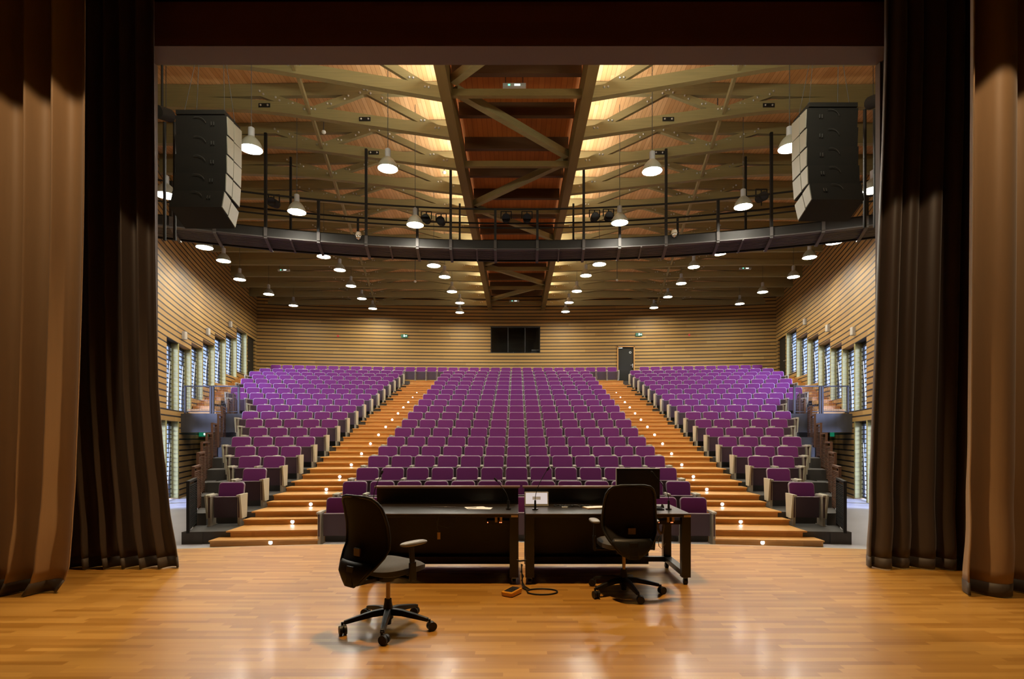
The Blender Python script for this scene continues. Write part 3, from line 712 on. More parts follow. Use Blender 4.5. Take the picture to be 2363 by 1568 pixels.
# ------------------------------------------------------------------ balustrades, side landings and stairs
BPX = [(434,1111),(446,1077.5),(456.5,1045),(465.6,1020),(476.8,999),(489.4,976),(503.5,956),(512,938),(526.6,922),(538.6,908)]
for s in (-1, 1):
    for k, (px, py) in enumerate(BPX):
        Y = 9.9+0.95*k; x = -(px-CX)*Y/F; top = EYE-(py-HY)*Y/F; z0 = ROWS[k+1]['fl']-0.02
        x1 = x+0.43*0.86; Y1 = Y+0.86
        t = thing('balustrade_panel', 'slatted steel balustrade panel beside the %s row end of the %s block' % (ORD[k], SIDE[s]), 'balustrade', (s*x, Y, z0), group='stepped balustrade panels')
        dv = Vector((s*(x1-x), Y1-Y, 0)); h = top-z0
        m = M['gantry'] if k == 0 else M['rust']
        mb = MB(); mb.bar((0,0,0),(0,0,h),0.05,0.05,up=dv); mb.build('front_post', m, t)
        mb = MB(); mb.bar(dv,dv+Vector((0,0,h)),0.05,0.05,up=dv); mb.build('rear_post', m, t)
        mb = MB(); mb.bar(Vector((0,0,h-0.02)),dv+Vector((0,0,h-0.02)),0.06,0.04); mb.build('handrail', m, t)
        mb = MB(); z = 0.06
        while z < h-0.1:
            mb.bar(Vector((0,0,z)),dv+Vector((0,0,z)),0.05,0.012); z += 0.034
        mb.build('slats', m, t)
        if k >= 8: continue
        # low kerb that carries the panel
        mb = MB(); e = Vector((0.26, 0, 0)) if s < 0 else Vector((-0.26, 0, 0))
        a0 = Vector((s*x, Y, 0)); a1 = a0+dv; b0 = a0+e; b1 = a1+e
        vs = [(p.x, p.y, zz) for zz in (FLOOR, z0) for p in (a0, b0, b1, a1)]
        if s > 0: vs = [vs[i] for i in (1,0,3,2,5,4,7,6)]
        mb.hexa(vs)
        tag(mb.build('kerb_block', M['concrete']), 'dark concrete step block under the %s balustrade panel on the %s' % (ORD[k], SIDE[s]), 'step', 'step blocks at the row ends')
    # landing slab
    YL = 17.4; xw = wallx(YL)
    mb = MB(); a, b = sorted((s*(xw+0.05), s*8.55)); mb.box(a, b, YL, YL+0.35, 1.66, 2.26)
    a, b = sorted((s*(wallx(17.8)-0.02), s*9.45)); mb.box(a, b, YL+0.35, 18.7, 2.02, 2.26)
    tag(mb.build('landing_beam', M['beamcon']), 'stained concrete landing beam over the dark passage on the %s' % SIDE[s], 'beam', kind='structure')
    t = thing('side_stairs', 'flight of wooden steps rising along the windows of the %s wall' % SIDE[s], 'stairs')
    ns = 14
    for i in range(ns):
        Y0 = 18.2+i*0.52; Y1 = Y0+0.54; z = 2.30+0.14*(i+1); r = max(q for q in range(1, 18) if arc_y(ROWS[q]['edge'], outer(q)) <= Y1)
        xi = max(outer(r)+0.03, 10.03 if Y0 < 19.4 else 0.0)
        mb = MB()
        for zz0, zz1, ov in ((z-0.14,z-0.03,0.0),(z-0.03,z,0.02)):
            vs = [(s*xi,Y0-ov,zz0),(s*(wallx(Y0)-0.01),Y0-ov,zz0),(s*(wallx(Y1)-0.01),Y1,zz0),(s*xi,Y1,zz0),
                  (s*xi,Y0-ov,zz1),(s*(wallx(Y0)-0.01),Y0-ov,zz1),(s*(wallx(Y1)-0.01),Y1,zz1),(s*xi,Y1,zz1)]
            if s < 0: vs = [vs[j] for j in (1,0,3,2,5,4,7,6)]
            mb.hexa(vs)
        mb.build('step', M['tread'], t)
    # landing railing: two framed mesh panels
    for k, (xa, xb) in enumerate(((10.62,9.80),(9.72,8.90))):
        t = thing('landing_railing', 'framed wire railing panel on the %s landing, %s the wall' % (SIDE[s], 'next to' if k == 0 else 'away from'), 'railing', (s*(xa+xb)/2, YL+0.1, 2.26), group='landing railings')
        hw = (xa-xb)/2; hh = 0.9
        mb = MB()
        for x in (-hw, hw): mb.box(x-0.025,x+0.025,-0.025,0.025,0,hh)
        mb.box(-hw,hw,-0.025,0.025,hh-0.04,hh); mb.box(-hw,hw,-0.02,0.02,0.05,0.08); mb.build('frame', M['gantry_edge'], t)
        mb = MB()
        nn = int(hw*2/0.05)
        for i in range(1, nn): mb.box(-hw+i*2*hw/nn-0.003,-hw+i*2*hw/nn+0.003,-0.003,0.003,0.06,hh-0.03)
        for i in range(1, 9): mb.box(-hw,hw,-0.003,0.003,0.06+i*0.09,0.066+i*0.09)
        mb.build('wire_mesh', M['gantry_edge'], t)
    # dark end wall of the passage under the landing
    mb = MB(); a, b = sorted((s*9.3, s*(wallx(21.5)+0.1))); mb.box(a, b, 21.5, 21.6, FLOOR, 2.1)
    tag(mb.build('wall_passage_%s' % SIDE[s], M['siding_back']), kind='structure')

# ------------------------------------------------------------------ lighting gallery
RG = 21.5; YG = 14.05-RG
def gy(x, off=0.0): return YG+math.sqrt((RG+off)**2-x*x)
g = thing('lighting_gallery', 'curved dark steel lighting gallery hung across the hall', 'gallery')
GX = 8.9
def sweep(off0, off1, z0, z1, mi=0, name=None, mat=None, N=40):
    mb = MB()
    for i in range(N):
        a = -GX+2*GX*i/N; b = -GX+2*GX*(i+1)/N
        v = [(a,gy(a,off0)),(b,gy(b,off0)),(b,gy(b,off1)),(a,gy(a,off1))]
        vs = [(x,y,z0) for x, y in v]+[(x,y,z1) for x, y in v]
        fs = [(3,2,1,0),(4,5,6,7),(0,1,5,4),(2,3,7,6)]
        if i == 0: fs.append((3,0,4,7))
        if i == N-1: fs.append((1,2,6,5))
        mb._add(vs, fs, mi)
    return mb.build(name, mat, g)
sweep(0.0, 0.05, 6.34, 6.56, name='front_fascia', mat=M['gantry'])
sweep(-0.01, 0.10, 6.335, 6.36, name='front_flange', mat=M['gantry_edge'])
sweep(0.92, 0.97, 6.33, 6.46, name='rear_fascia', mat=M['gantry'])
mbs = MB()
for j in range(9):
    o0 = 0.10+j*0.092
    for i in range(40):
        a = -GX+2*GX*i/40; b = -GX+2*GX*(i+1)/40
        mbs.bar((a,gy(a,o0),6.37),(b,gy(b,o0),6.37),0.050,0.03)
mbs.build('grille', M['gantry_edge'], g)
sweep(0.06, 0.92, 6.41, 6.43, name='walkway', mat=M['black'])
def rail(off, z, r, name):
    mb = MB(); mb.tube([(-GX+2*GX*i/40, gy(-GX+2*GX*i/40, off), z) for i in range(41)], r, 8); mb.build(name, M['gantry'], g)
rail(0.02, 7.38, 0.024, 'top_rail'); rail(0.02, 6.90, 0.02, 'mid_rail'); rail(0.95, 7.38, 0.024, 'top_rail'); rail(0.95, 6.90, 0.02, 'mid_rail')
def gx_of(px):
    x = 0.0
    for _ in range(20): x = (px-CX)*gy(x)/F
    return x
hang = [845,1537]; tall = [613,1780,1040,1347]; short = [495,735,963,1143,1240,1430,1657,1900,395,2000]
for px in hang+tall+short:
    x = gx_of(px)
    top = 8.75 if px in hang else (8.85 if px in (613,1780) else (8.35 if px in (1040,1347) else 7.38))
    mb = MB(); mb.bar((x,gy(x),6.36),(x,gy(x),top),0.06,0.06,up=(0,1,0)); mb.build('hanger_post' if top > 7.5 else 'rail_post', M['gantry'], g)
    mb = MB(); d = Vector((x, gy(x)-YG, 0)).normalized()
    mb.bar(Vector((x,gy(x),6.33))-d*0.02, Vector((x,gy(x),6.33))+d*1.0, 0.07, 0.06); mb.bar(Vector((x,gy(x),6.35))-d*0.03, Vector((x,gy(x),6.56))-d*0.03, 0.07, 0.03, up=d)
    mb.build('bracket', M['gantry_edge'], g)
for px in (632,1760,1052,1332,800,1590):
    x = gx_of(px); mb = MB(); top = 8.8 if px in (632,1760) else 7.9
    if px in (800,1590): top = 7.38
    mb.bar((x,gy(x,0.95),6.36),(x,gy(x,0.95),top),0.05,0.05,up=(0,1,0)); mb.build('rear_post', M['gantry'], g)
for px in (900,1100,1290,1480,670,1715):
    x = gx_of(px); mb = MB(); d = Vector((x, gy(x)-YG, 0)).normalized()
    mb.bar(Vector((x,gy(x),6.34)), Vector((x,gy(x),6.34))+d*0.98, 0.04, 0.05); mb.build('bracket', M['gantry_edge'], g)
# lanterns on the gallery
for i, (px, py, off, where) in enumerate([(1168,505,0.9,'left of the pair in the middle'),(1216,505,0.9,'right of the pair in the middle'),
        (984,506,0.9,'outer of the pair left of the ridge'),(1018,511,0.9,'inner of the pair left of the ridge'),
        (1372,502,0.9,'inner of the pair right of the ridge'),(1404,500,0.9,'outer of the pair right of the ridge'),
        (632,468,0.6,'by the far left hanger'),(1757,455,0.6,'by the far right hanger')]):
    x = gx_of(px); Y = gy(x, off)
    x = (px-CX)*Y/F; zc = EYE+(HY-py)*Y/F
    t = thing('stage_spotlight', 'black stage spotlight on the gallery rail, %s' % where, 'spotlight', (x, Y, zc), group='spotlights on the gallery')
    mb = MB(); mb.cyl((0,-0.16,-0.04),(0,0.16,0.02),0.115,0.10,n=16); mb.build('body', M['black'], t)
    mb = MB(); mb.cyl((0,-0.17,-0.042),(0,-0.162,-0.04),0.095,n=16); mb.build('lens', M['lens'], t)
    mb = MB(); mb.bar((-0.14,0,0),(-0.14,0,0.20),0.012,0.03); mb.bar((0.14,0,0),(0.14,0,0.20),0.012,0.03); mb.bar((-0.146,0,0.20),(0.146,0,0.20),0.03,0.012); mb.build('yoke', M['black'], t)
    mb = MB(); mb.cyl((0,0,0.2),(0,0,7.38-zc),0.015,n=8); mb.build('clamp', M['black'], t)
for px, py, w in ((827,545,'left'),(1556,540,'right')):
    x = gx_of(px); Y = gy(x)-0.09; p = P(px, py, Y)
    t = thing('dome_camera', 'small pale dome camera on the gallery front, %s of the two' % w, 'camera', p)
    mb = MB(); mb.ball((0,0,-0.02),0.075,14,10); mb.build('dome', M['chrome'], t)
    mb = MB(); mb.cyl((0,0,0.0),(0,0,0.09),0.08,0.06,n=16); mb.build('housing', M['pad'], t)
    mb = MB(); mb.tube([(0.0,0,0.08),(0.01,0.02,0.13),(0.0,0.06,0.12)],0.014,6); mb.build('bracket', M['gantry_edge'], t)

# ------------------------------------------------------------------ pendant lamps
LAMPS = [ # px, py, depth, row, column (1 = next to the ridge)
 (895,390,11.2),(958,520,13.2),(1001,614,16.9),(1026,640,19.8),(1043,674,22.6),(1061,700,25.5),(1061,722,27.4),
 (580,345,10.3),(685,490,12.6),(747,593,16.9),(784,624,19.8),(810,661,22.6),(835,690,25.5),(860,713,27.4),
 (383,452,11.2),(472,572,14.1),(516,603,16.9),(553,646,19.8),(620,680,22.6),(677,706,26.0),
 (1505,396,11.2),(1430,515,13.2),(1383,611,16.9),(1352,637,19.8),(1331,673,22.6),(1313,699,25.5),(1305,720,27.4),
 (1822,343,10.3),(1715,478,12.6),(1660,586,16.9),(1601,617,19.8),(1572,655,22.6),(1541,686,25.5),(1509,711,27.4),
 (2015,440,11.2),(1925,560,14.1),(1868,595,16.9),(1831,640,19.8),(1760,675,22.6),(1707,702,26.0)]
COLN = [('inner',7),('middle',7),('outer',6)]
prof_out = [(0.205,0.0),(0.200,0.03),(0.185,0.08),(0.155,0.14),(0.115,0.19),(0.075,0.225),(0.062,0.235)]
mb = MB(); mb.lathe(prof_out, 24); mb.lathe([(r-0.006, z) for r, z in prof_out][::-1], 24); SHADE = mb.mesh('shade', M['shade'])
mb = MB(); mb.cyl((0,0,0.225),(0,0,0.40),0.058,n=16); mb.cyl((0,0,0.40),(0,0,0.425),0.058,0.02,n=16); CAP = mb.mesh('cap', M['cap'])
mb = MB(); mb.disc((0,0,0.012),0.197,24,0,True); mb.lathe([(0.197,0.012),(0.10,0.035),(0.001,0.04)],24,1); GLOW = mb.mesh('diffuser', [M['lampglow'], M['shade']])
idx = 0
for s in (-1, 1):
    for cn, cnt in COLN:
        for j in range(cnt):
            px, py, Y = LAMPS[idx]; idx += 1
            p = P(px, py, Y)
            t = thing('pendant_lamp', 'lit bell pendant lamp, %s from the stage in the %s line on the %s' % (ORD[j], cn, SIDE[s]), 'pendant lamp', p, group='bell pendant lamps')
            put('shade', SHADE, t); put('cap', CAP, t); put('diffuser', GLOW, t)
            mb = MB(); zc = chord_t(p.x, Y)+TH-p.z
            mb.cyl((0,0,0.42),(0,0,zc),0.007,n=6); mb.build('cable', M['wire'], t)
# small ceiling fittings
for px, py, Y, w in ((1187,203,11.4,'under the front of the ridge ceiling'),(1187,697,27.0,'under the back of the ridge ceiling'),(655,626,22.9,'between trusses on the left'),(1720,622,22.9,'between trusses on the right')):
    p = P(px, py, Y); t = thing('emergency_light', 'slim emergency light %s' % w, 'emergency light', p, group='emergency lights')
    mb = MB(); mb.box(-0.24,0.24,-0.05,0.05,0,0.07); mb.build('housing', M['boxgrey'], t)
    mb = MB(); mb.box(0.0,0.12,-0.055,-0.05,0.015,0.05); mb.build('lamp', M['whiteglow'], t)
    mb = MB(); mb.box(-0.13,-0.09,-0.055,-0.05,0.02,0.045); mb.build('indicator', M['greenled'], t)
    zc = (9.1 if abs(p.x) < 1.4 else chord_t(p.x, Y)+TH)-p.z
    mb = MB(); mb.cyl((-0.18,0,0.07),(-0.18,0,zc),0.006,n=6); mb.cyl((0.18,0,0.07),(0.18,0,zc),0.006,n=6); mb.build('hanger', M['wire'], t)
for px, py, Y, w in ((747,305,13.3,'left, nearer the stage'),(1656,268,12.7,'right, nearer the stage'),(1025,398,15.9,'left of the ridge beam'),(958,650,22.0,'left, over the middle rows'),(1424,647,22.0,'right, over the middle rows')):
    p = P(px, py, Y); t = thing('smoke_detector', 'small round white detector under the roof, %s' % w, 'detector', p, group='ceiling detectors')
    mb = MB(); mb.ball((0,0,0),0.055,12,8,sz=0.8); mb.build('head', M['white'], t)
    mb = MB(); mb.cyl((0,0,0.03),(0,0,chord_t(p.x,Y)+TH-p.z),0.012,n=6); mb.build('stem', M['wire'], t)

# ------------------------------------------------------------------ line array loudspeakers
for s in (-1, 1):
    base = P(463 if s < 0 else 1922, 255 if s < 0 else 238, 9.0)
    t = thing('line_array', 'stack of black loudspeaker cabinets hung on chains beside the stage opening, %s of the two' % SIDE[s], 'loudspeaker', base)
    W = 0.42
    mb = MB(); mb.box(-W*0.95, W*0.95, -0.02, 0.5, -0.07, 0.0); mb.build('flying_frame', M['black'], t)
    y0 = 0.0; z0 = -0.08; ang = 0.0
    for c in range(5):
        ang = [0.0,0.02,0.06,0.14,0.36][c]; hh = 0.31; dp = 0.50
        Rm = Matrix.Translation((0,y0,z0)) @ Matrix.Rotation(-ang, 4, 'X')
        m = MB(); m.T = Rm
        m._add([(-W,0,0),(W,0,0),(W,dp,0.02),(-W,dp,0.02),(-W,0.03,-hh),(W,0.03,-hh),(W,dp,-hh-0.02),(-W,dp,-hh-0.02)],
               [(0,1,2,3),(7,6,5,4),(0,4,5,1),(1,5,6,2),(2,6,7,3),(3,7,4,0)])
        cab = m.build('cabinet', M['black'], t)
        m = MB(); m.T = Rm; xi = -s*W
        a, b = sorted((xi, xi-s*0.012))
        m.prism([(0.015,-0.012),(0.22,0.0),(0.22,-hh+0.012),(0.04,-hh+0.012)], a, b, 'X')
        m.prism([(0.24,-0.006),(dp-0.01,0.012),(dp-0.01,-hh-0.005),(0.24,-hh-0.0)], a, b, 'X')
        m.build('side_plate', M['speaker_face'], cab)
        m = MB(); m.T = Rm
        for x in (-0.22,-0.18): m.box(s*x-0.006,s*x+0.006,-0.012,0.0,-0.17,-0.11)
        m.tube([(-0.05+0.15*math.cos(q_),-0.008-0.02*math.sin(q_),-0.17+0.13*math.sin(q_)) for q_ in [PI*0.1+PI*0.5*i_/8 for i_ in range(9)]],0.005,6)
        m.build('connector', M['wire'], cab)
        end = Rm @ Vector((0,0.0,-hh-0.01)); y0 = end.y-0.03*0; z0 = end.z
    mb = MB()
    for x, dx in ((-0.34,0.18),(0.34,-0.10)):
        mb.cyl((x,0.1,0.0),(x+dx,0.25,1.3),0.005,n=6); mb.cyl((x,0.45,0.0),(x+dx,0.25,1.3),0.005,n=6); mb.cyl((x+dx,0.25,1.3),(x+dx,0.25,2.2),0.005,n=6)
        mb.cyl((x,0.1,-0.02),(x,0.1,0.06),0.022,n=8)
    mb.build('chain', M['wire'], t)
    # dark hanging lantern further out, half hidden by the curtain
    p = P(374 if s < 0 else 2025, 262 if s < 0 else 232, 9.6)
    t = thing('side_lantern', 'dark lantern on a bar beside the stage opening, %s edge' % SIDE[s], 'spotlight', p)
    mb = MB(); mb.cyl((0,-0.15,-0.05),(0,0.2,0.08),0.11,n=14); mb.build('body', M['black'], t)
    mb = MB(); mb.cyl((0,0,0.1),(0,0,1.9),0.02,n=8); mb.build('pipe', M['gantry'], t)
    for x in (-0.02, 0.16):
        mb = MB(); mb.cyl((s*-x,0.1,-0.1),(s*-x,0.1,-2.2),0.028,n=8); mb.build('drop_pipe', M['gantry'], t)

# ------------------------------------------------------------------ small wall fittings
for px, py, w, sx in ((932,775,'left of the control room window',-1),(1475,772,'above the back door',1)):
    p = P(px, py, 28.9); p.y = backy(p.x)-0.03
    t = thing('exit_sign', 'small green exit sign on the back wall %s' % w, 'exit sign', p, group='green exit signs')
    mb = MB(); mb.box(-0.17,0.17,-0.04,0.03,-0.08,0.08); mb.build('plate', M['green'], t)
    mb = MB(); mb.box(-0.03,0.03,-0.046,-0.041,-0.05,0.03); mb.ball((0.0,-0.043,0.05),0.02); mb.box(0.04,0.14,-0.046,-0.041,-0.012,0.012); mb.prism([(0.10,0.04),(0.16,0.0),(0.10,-0.04)],-0.046,-0.041); mb.build('pictogram', M['whiteglow'], t)
for px, py, w in ((778,775,'left'),(1593,772,'right')):
    p = P(px, py, 28.5); p.y = backy(p.x)-0.02
    mb = MB(); mb.cyl((p.x,p.y-0.03,p.z),(p.x,p.y+0.02,p.z),0.05,n=12)
    tag(mb.build('alarm_beacon', M['red']), 'tiny red alarm beacon on the back wall, %s of the two' % w, 'alarm')
for s in (-1, 1):
    pts_ = [(421,775),(476,766),(528,749)] if s < 0 else [(1973,765),(1914,758),(1861,743)]
    for k, (px, py) in enumerate(pts_):
        Y = 16.0
        for _ in range(30): Y = s*wallx(Y)*F/(px-CX) if abs(px-CX) > 1 else Y
        p = P(px, py, Y); p.x = s*(wallx(Y)-0.065)
        t = thing('wall_speaker', 'small grey box loudspeaker on the %s wall above the windows, %s from the stage' % (SIDE[s], ORD[k]), 'loudspeaker', p, group='grey wall loudspeakers')
        mb = MB(); mb.box(-0.055,0.055,-0.07,0.07,-0.13,0.13); bevel(mb.build('cabinet', M['boxgrey'], t), 0.015)
        mb = MB(); a, b = sorted((-s*0.055, -s*0.060)); mb.box(a,b,-0.055,0.055,-0.11,0.11); mb.build('grille', M['pad'], t)
    p = P(470 if s < 0 else 1926, 1003, 19.5)
    t = thing('exit_sign', 'small green exit sign in the dark passage on the %s' % SIDE[s], 'exit sign', p, group='green exit signs')
    mb = MB(); mb.box(-0.15,0.15,-0.03,0.03,-0.08,0.08); mb.build('plate', M['green'], t)
    mb = MB(); mb.box(0.02,0.07,-0.036,-0.031,-0.03,0.04); mb.build('pictogram', M['whiteglow'], t)
    mb = MB(); mb.cyl((0,0,0.08),(0,0,0.42),0.01,n=6); mb.build('hanger', M['wire'], t)

# ------------------------------------------------------------------ stage curtains
def curtain(name, label, edge_free, x_wall, Y, top, folds, amp, mat, seed, hem=0.13):
    """edge_free: (z, x) pairs of the free edge seen in the opening; the cloth runs from there to x_wall in regular folds."""
    rnd = random.Random(seed)
    zs = [e[0] for e in edge_free]
    def ex(z):
        if z <= zs[0]: return edge_free[0][1]
        for (z0, x0), (z1, x1) in zip(edge_free[:-1], edge_free[1:]):
            if z <= z1: return x0+(x1-x0)*(z-z0)/(z1-z0)
        return edge_free[-1][1]
    ph = [rnd.uniform(-0.7,0.7) for _ in range(folds+2)]; am = [rnd.uniform(0.55,1.25) for _ in range(folds+2)]
    def fn(u, z):
        e = ex(z); x = e+(x_wall-e)*u; q = u*folds; k = int(q)
        fl = 1.0+0.25*max(0.0, 1.2-z)
        a0 = am[k]; a1 = am[min(k+1, folds+1)]; fr = q-k
        a = (a0+(a1-a0)*fr)*amp*fl
        w = math.sin(2*PI*q+ph[k]*(1-fr)+ph[min(k+1,folds+1)]*fr)
        dy = a*(w*abs(w)**-0.25 if abs(w) > 1e-3 else 0.0)
        dy += 0.02*math.sin(7*z+9*u)*max(0.0, 1.6-z)*0.5
        return Vector((x+0.35*amp*math.cos(2*PI*q+ph[k]), Y+dy, z))
    t = thing(name, label, 'curtain', (0,0,0))
    zl = [hem]+[hem+0.12*(i+1) for i in range(12)]+[1.6+(top-1.6)*((i+1)/16) for i in range(16)]
    nu = folds*16
    for part, zz, m in (('cloth', zl, mat), ('hem', [0.012, hem*0.5, hem], M['hem'])):
        mb = MB(); vs = []
        for z in zz:
            for i in range(nu+1):
                p = fn(i/nu, z)
                if part == 'hem': p.y -= 0.0
                vs.append(p)
        mb._add(vs, [(j*(nu+1)+i, j*(nu+1)+i+1, (j+1)*(nu+1)+i+1, (j+1)*(nu+1)+i) for j in range(len(zz)-1) for i in range(nu)], 0, True)
        o = mb.build(part, m, t)
        sm = o.modifiers.new('thickness', 'SOLIDIFY'); sm.thickness = 0.012 if part == 'cloth' else 0.018; sm.offset = 0
    return t
def ep(lst, Y): return sorted([((EYE+(HY-y)*Y/F), (x-CX)*Y/F) for x, y in lst])
YR, YF = 6.25, 5.2
curtain('stage_curtain', 'dark brown house curtain at the left edge of the stage opening', ep([(408,1308),(390,1180),(375,1050),(362,900),(357,700),(355,550),(352,100)], YR), -6.6, YR, 8.6, 13, 0.062, M['curtain2'], 3)
curtain('stage_curtain', 'tan side curtain with a trailing hem, in front of the left house curtain', ep([(112,1372),(140,1330),(155,1230),(168,950),(176,700),(181,500),(184,100)], YF), -6.6, YF, 8.6, 9, 0.10, M['curtain'], 5)
curtain('stage_curtain', 'dark brown house curtain at the right edge of the stage opening', ep([(2003,1308),(2006,1150),(2010,1000),(2018,800),(2024,600),(2036,300),(2042,100)], YR), 6.6, YR, 8.6, 11, 0.075, M['curtain2'], 11)
curtain('stage_curtain', 'tan side curtain hanging straight in front of the right house curtain', ep([(2216,1358),(2222,1000),(2226,600),(2229,100)], YF), 6.6, YF, 8.6, 5, 0.11, M['curtain'], 21)

# ------------------------------------------------------------------ desks
DH = 0.725
def desk(x0, x1, panel_x1, label, rx):
    t = thing('presenter_desk', label, 'desk', ((x0+x1)/2, 5.93, 0)); cx = (x0+x1)/2
    a, b = x0-cx, x1-cx; f, r = -0.40, 0.40
    mb = MB(); mb.box(a,b,f,r,DH-0.035,DH); bevel(mb.build('table_top', M['desk'], t), 0.004)
    mb = MB(); mb.box(a,b,f-0.004,f,DH-0.008,DH+0.001); mb.build('front_edge', M['deskedge'], t)
    mb = MB(); mb.box(a,panel_x1-cx,r,r+0.03,0.03,0.915); mb.build('modesty_panel', M['desk'], t)
    mb = MB(); mb.box(a-0.02,panel_x1-cx+0.02,r-0.04,r+0.08,0.915,0.935); mb.build('ledge', M['deskedge'], t)
    for x in (a+0.045, b-0.045):
        for y in (f+0.05, r-0.05):
            mb = MB(); mb.box(x-0.045,x+0.045,y-0.035,y+0.035,0.075,DH-0.035); mb.build('leg', M['desk'], t)
        mb = MB(); mb.box(x-0.04,x+0.04,f+0.085,r-0.085,0.085,0.14); mb.build('side_runner', M['desk'], t)
        for y in (f+0.05, r-0.05):
            c = MB(); c.cyl((x-0.018,y,0.03),(x+0.018,y,0.03),0.030,n=14); cas = c.build('caster', M['blacksoft'], t)
            c = MB(); c.bar((x,y-0.012,0.03),(x,y,0.078),0.046,0.012,up=(0,1,0)); c.build('fork', M['steel'], cas)
    mb = MB(); mb.box(a+0.05,b-0.05,r-0.12,r-0.06,0.085,0.14); mb.build('rear_runner', M['desk'], t)
    for x in (a+0.01, b-0.075):
        pass
    mb = MB(); mb.box(b-0.075,b-0.005,f-0.006,f+0.01,DH-0.034,DH-0.014); mb.build('clip', M['brass'], t)
    mb = MB(); mb.box(rx-cx-0.16,rx-cx+0.16,f+0.05,f+0.22,DH-0.115,DH-0.075); rc = mb.build('receiver', M['blacksoft'], t)
    mb = MB()
    for dx in (-0.145,-0.02,-0.005): mb.ball((rx-cx+dx,f+0.048,DH-0.095),0.005,8,6)
    mb.build('indicator', M['redled'], rc)
    mb = MB(); mb.box(rx-cx-0.07,rx-cx-0.045,f+0.02,f+0.03,DH-0.09,DH-0.036); mb.box(rx-cx-0.02,rx-cx+0.005,f+0.02,f+0.03,DH-0.08,DH-0.036); mb.build('bracket', M['brass'], t)
    return t
desk(-1.62, 0.02, 0.02, 'black presenter desk on casters with a raised back panel, papers on it', -0.15)
desk(0.09, 1.77, 1.53, 'black presenter desk on casters with a monitor on it', 1.60)

def gooseneck(px, py, Y, tipx, tipy, label):
    p = P(px, py, Y); p.z = DH+0.001
    tip = P(tipx, tipy, Y)-p
    t = thing('gooseneck_microphone', label, 'microphone', p)
    mb = MB(); mb.cyl((0,0,0),(0,0,0.012),0.034,0.032,n=20); mb.build('base', M['chrome'], t)
    mb = MB(); mb.cyl((0,0,0.012),(0,0,0.10),0.013,0.010,n=12); mb.build('socket', M['blacksoft'], t)
    mb = MB(); c1 = Vector((0,0,tip.z*0.55)); N = 12
    pts_ = [Vector((0,0,0.1))*(1-u)**2+c1*2*u*(1-u)+tip*u*u for u in [i/N for i in range(N+1)]]
    mb.tube(pts_, 0.004, 6); mb.build('neck', M['blacksoft'], t)
    mb = MB(); d = (pts_[-1]-pts_[-2]).normalized(); mb.tube([tip-d*0.01, tip, tip+d*0.03, tip+d*0.04],[0.006,0.011,0.011,0.005],10); mb.build('capsule', M['black'], t)
gooseneck(862,1172,6.0,880,1094,'thin gooseneck microphone at the left end of the left desk')
gooseneck(1173,1172,5.85,1146,1110,'thin gooseneck microphone at the right end of the left desk')
gooseneck(1235,1170,5.85,1263,1085,'thin gooseneck microphone in front of the small screen')
gooseneck(1543,1171,5.85,1508,1094,'thin gooseneck microphone at the right end of the right desk')

t = thing('paper_stack', 'loose white papers on the left desk', 'papers', (-0.42, 5.95, DH+0.001))
for i, (dx, dy, a) in enumerate(((0,0,0.1),(0.04,-0.02,-0.12),(-0.03,0.03,0.3))):
    mb = MB(); mb.T = Matrix.Translation((dx,dy,0.002*i)) @ Matrix.Rotation(a,4,'Z'); mb.box(-0.11,0.11,-0.075,0.075,0,0.0015,0)
    if i == 2: mb.box(-0.09,0.02,0.015,0.045,0.0015,0.0018,1); mb.box(-0.09,0.0,-0.045,-0.015,0.0015,0.0018,1)
    mb.build('sheet', [M['paper'], M['ink']], t)
mb = MB(); mb.box(-0.93,-0.68,6.02,6.05,DH+0.001,DH+0.006,0); mb.box(-0.80,-0.77,6.025,6.045,DH+0.006,DH+0.008,1)
tag(mb.build('cable_slot', [M['gantry_edge'], M['boxgrey']]), 'flush cable outlet set in the left desk top', 'outlet')
# tablet
t = thing('touch_panel', 'small silver framed touch screen showing a pale page, on the right desk', 'screen', (0.225, 6.12, DH+0.001)); t.rotation_euler = (math.radians(-14),0,0)
mb = MB(); mb.box(-0.135,0.135,0,0.018,0.0,0.165); bevel(mb.build('casing', M['boxgrey'], t), 0.006)
mb = MB(); mb.box(-0.122,0.122,-0.001,0.0,0.028,0.153); scr = mb.build('screen', M['screen'], t)
mb = MB(); mb.box(-0.045,0.045,-0.002,-0.001,0.075,0.11,0); mb.box(-0.015,0.015,-0.003,-0.002,0.09,0.094,1); mb.build('dialog', [M['screenbox'], M['paper']], scr)
# monitor
p = P(1472,1125,6.0)
t = thing('computer_monitor', 'large black monitor on the right desk behind the chair', 'monitor', (p.x, 6.0, DH+0.001)); t.rotation_euler = (0,0,math.radians(-4))
mb = MB(); mb.box(-0.235,0.235,-0.02,0.03,0.10,0.43); bevel(mb.build('casing', M['blacksoft'], t), 0.006)
mb = MB(); mb.box(-0.222,0.222,-0.0215,-0.0195,0.125,0.417); mb.build('screen', plain('screen_off', (0.012,0.009,0.009), 0.25), t)
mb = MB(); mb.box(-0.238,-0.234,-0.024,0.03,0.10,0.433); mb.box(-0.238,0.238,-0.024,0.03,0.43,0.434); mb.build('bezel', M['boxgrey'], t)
mb = MB(); mb.box(-0.12,0.12,-0.08,0.10,0,0.012); mb.box(-0.03,0.03,0.02,0.04,0.01,0.2); mb.build('stand', M['blacksoft'], t)
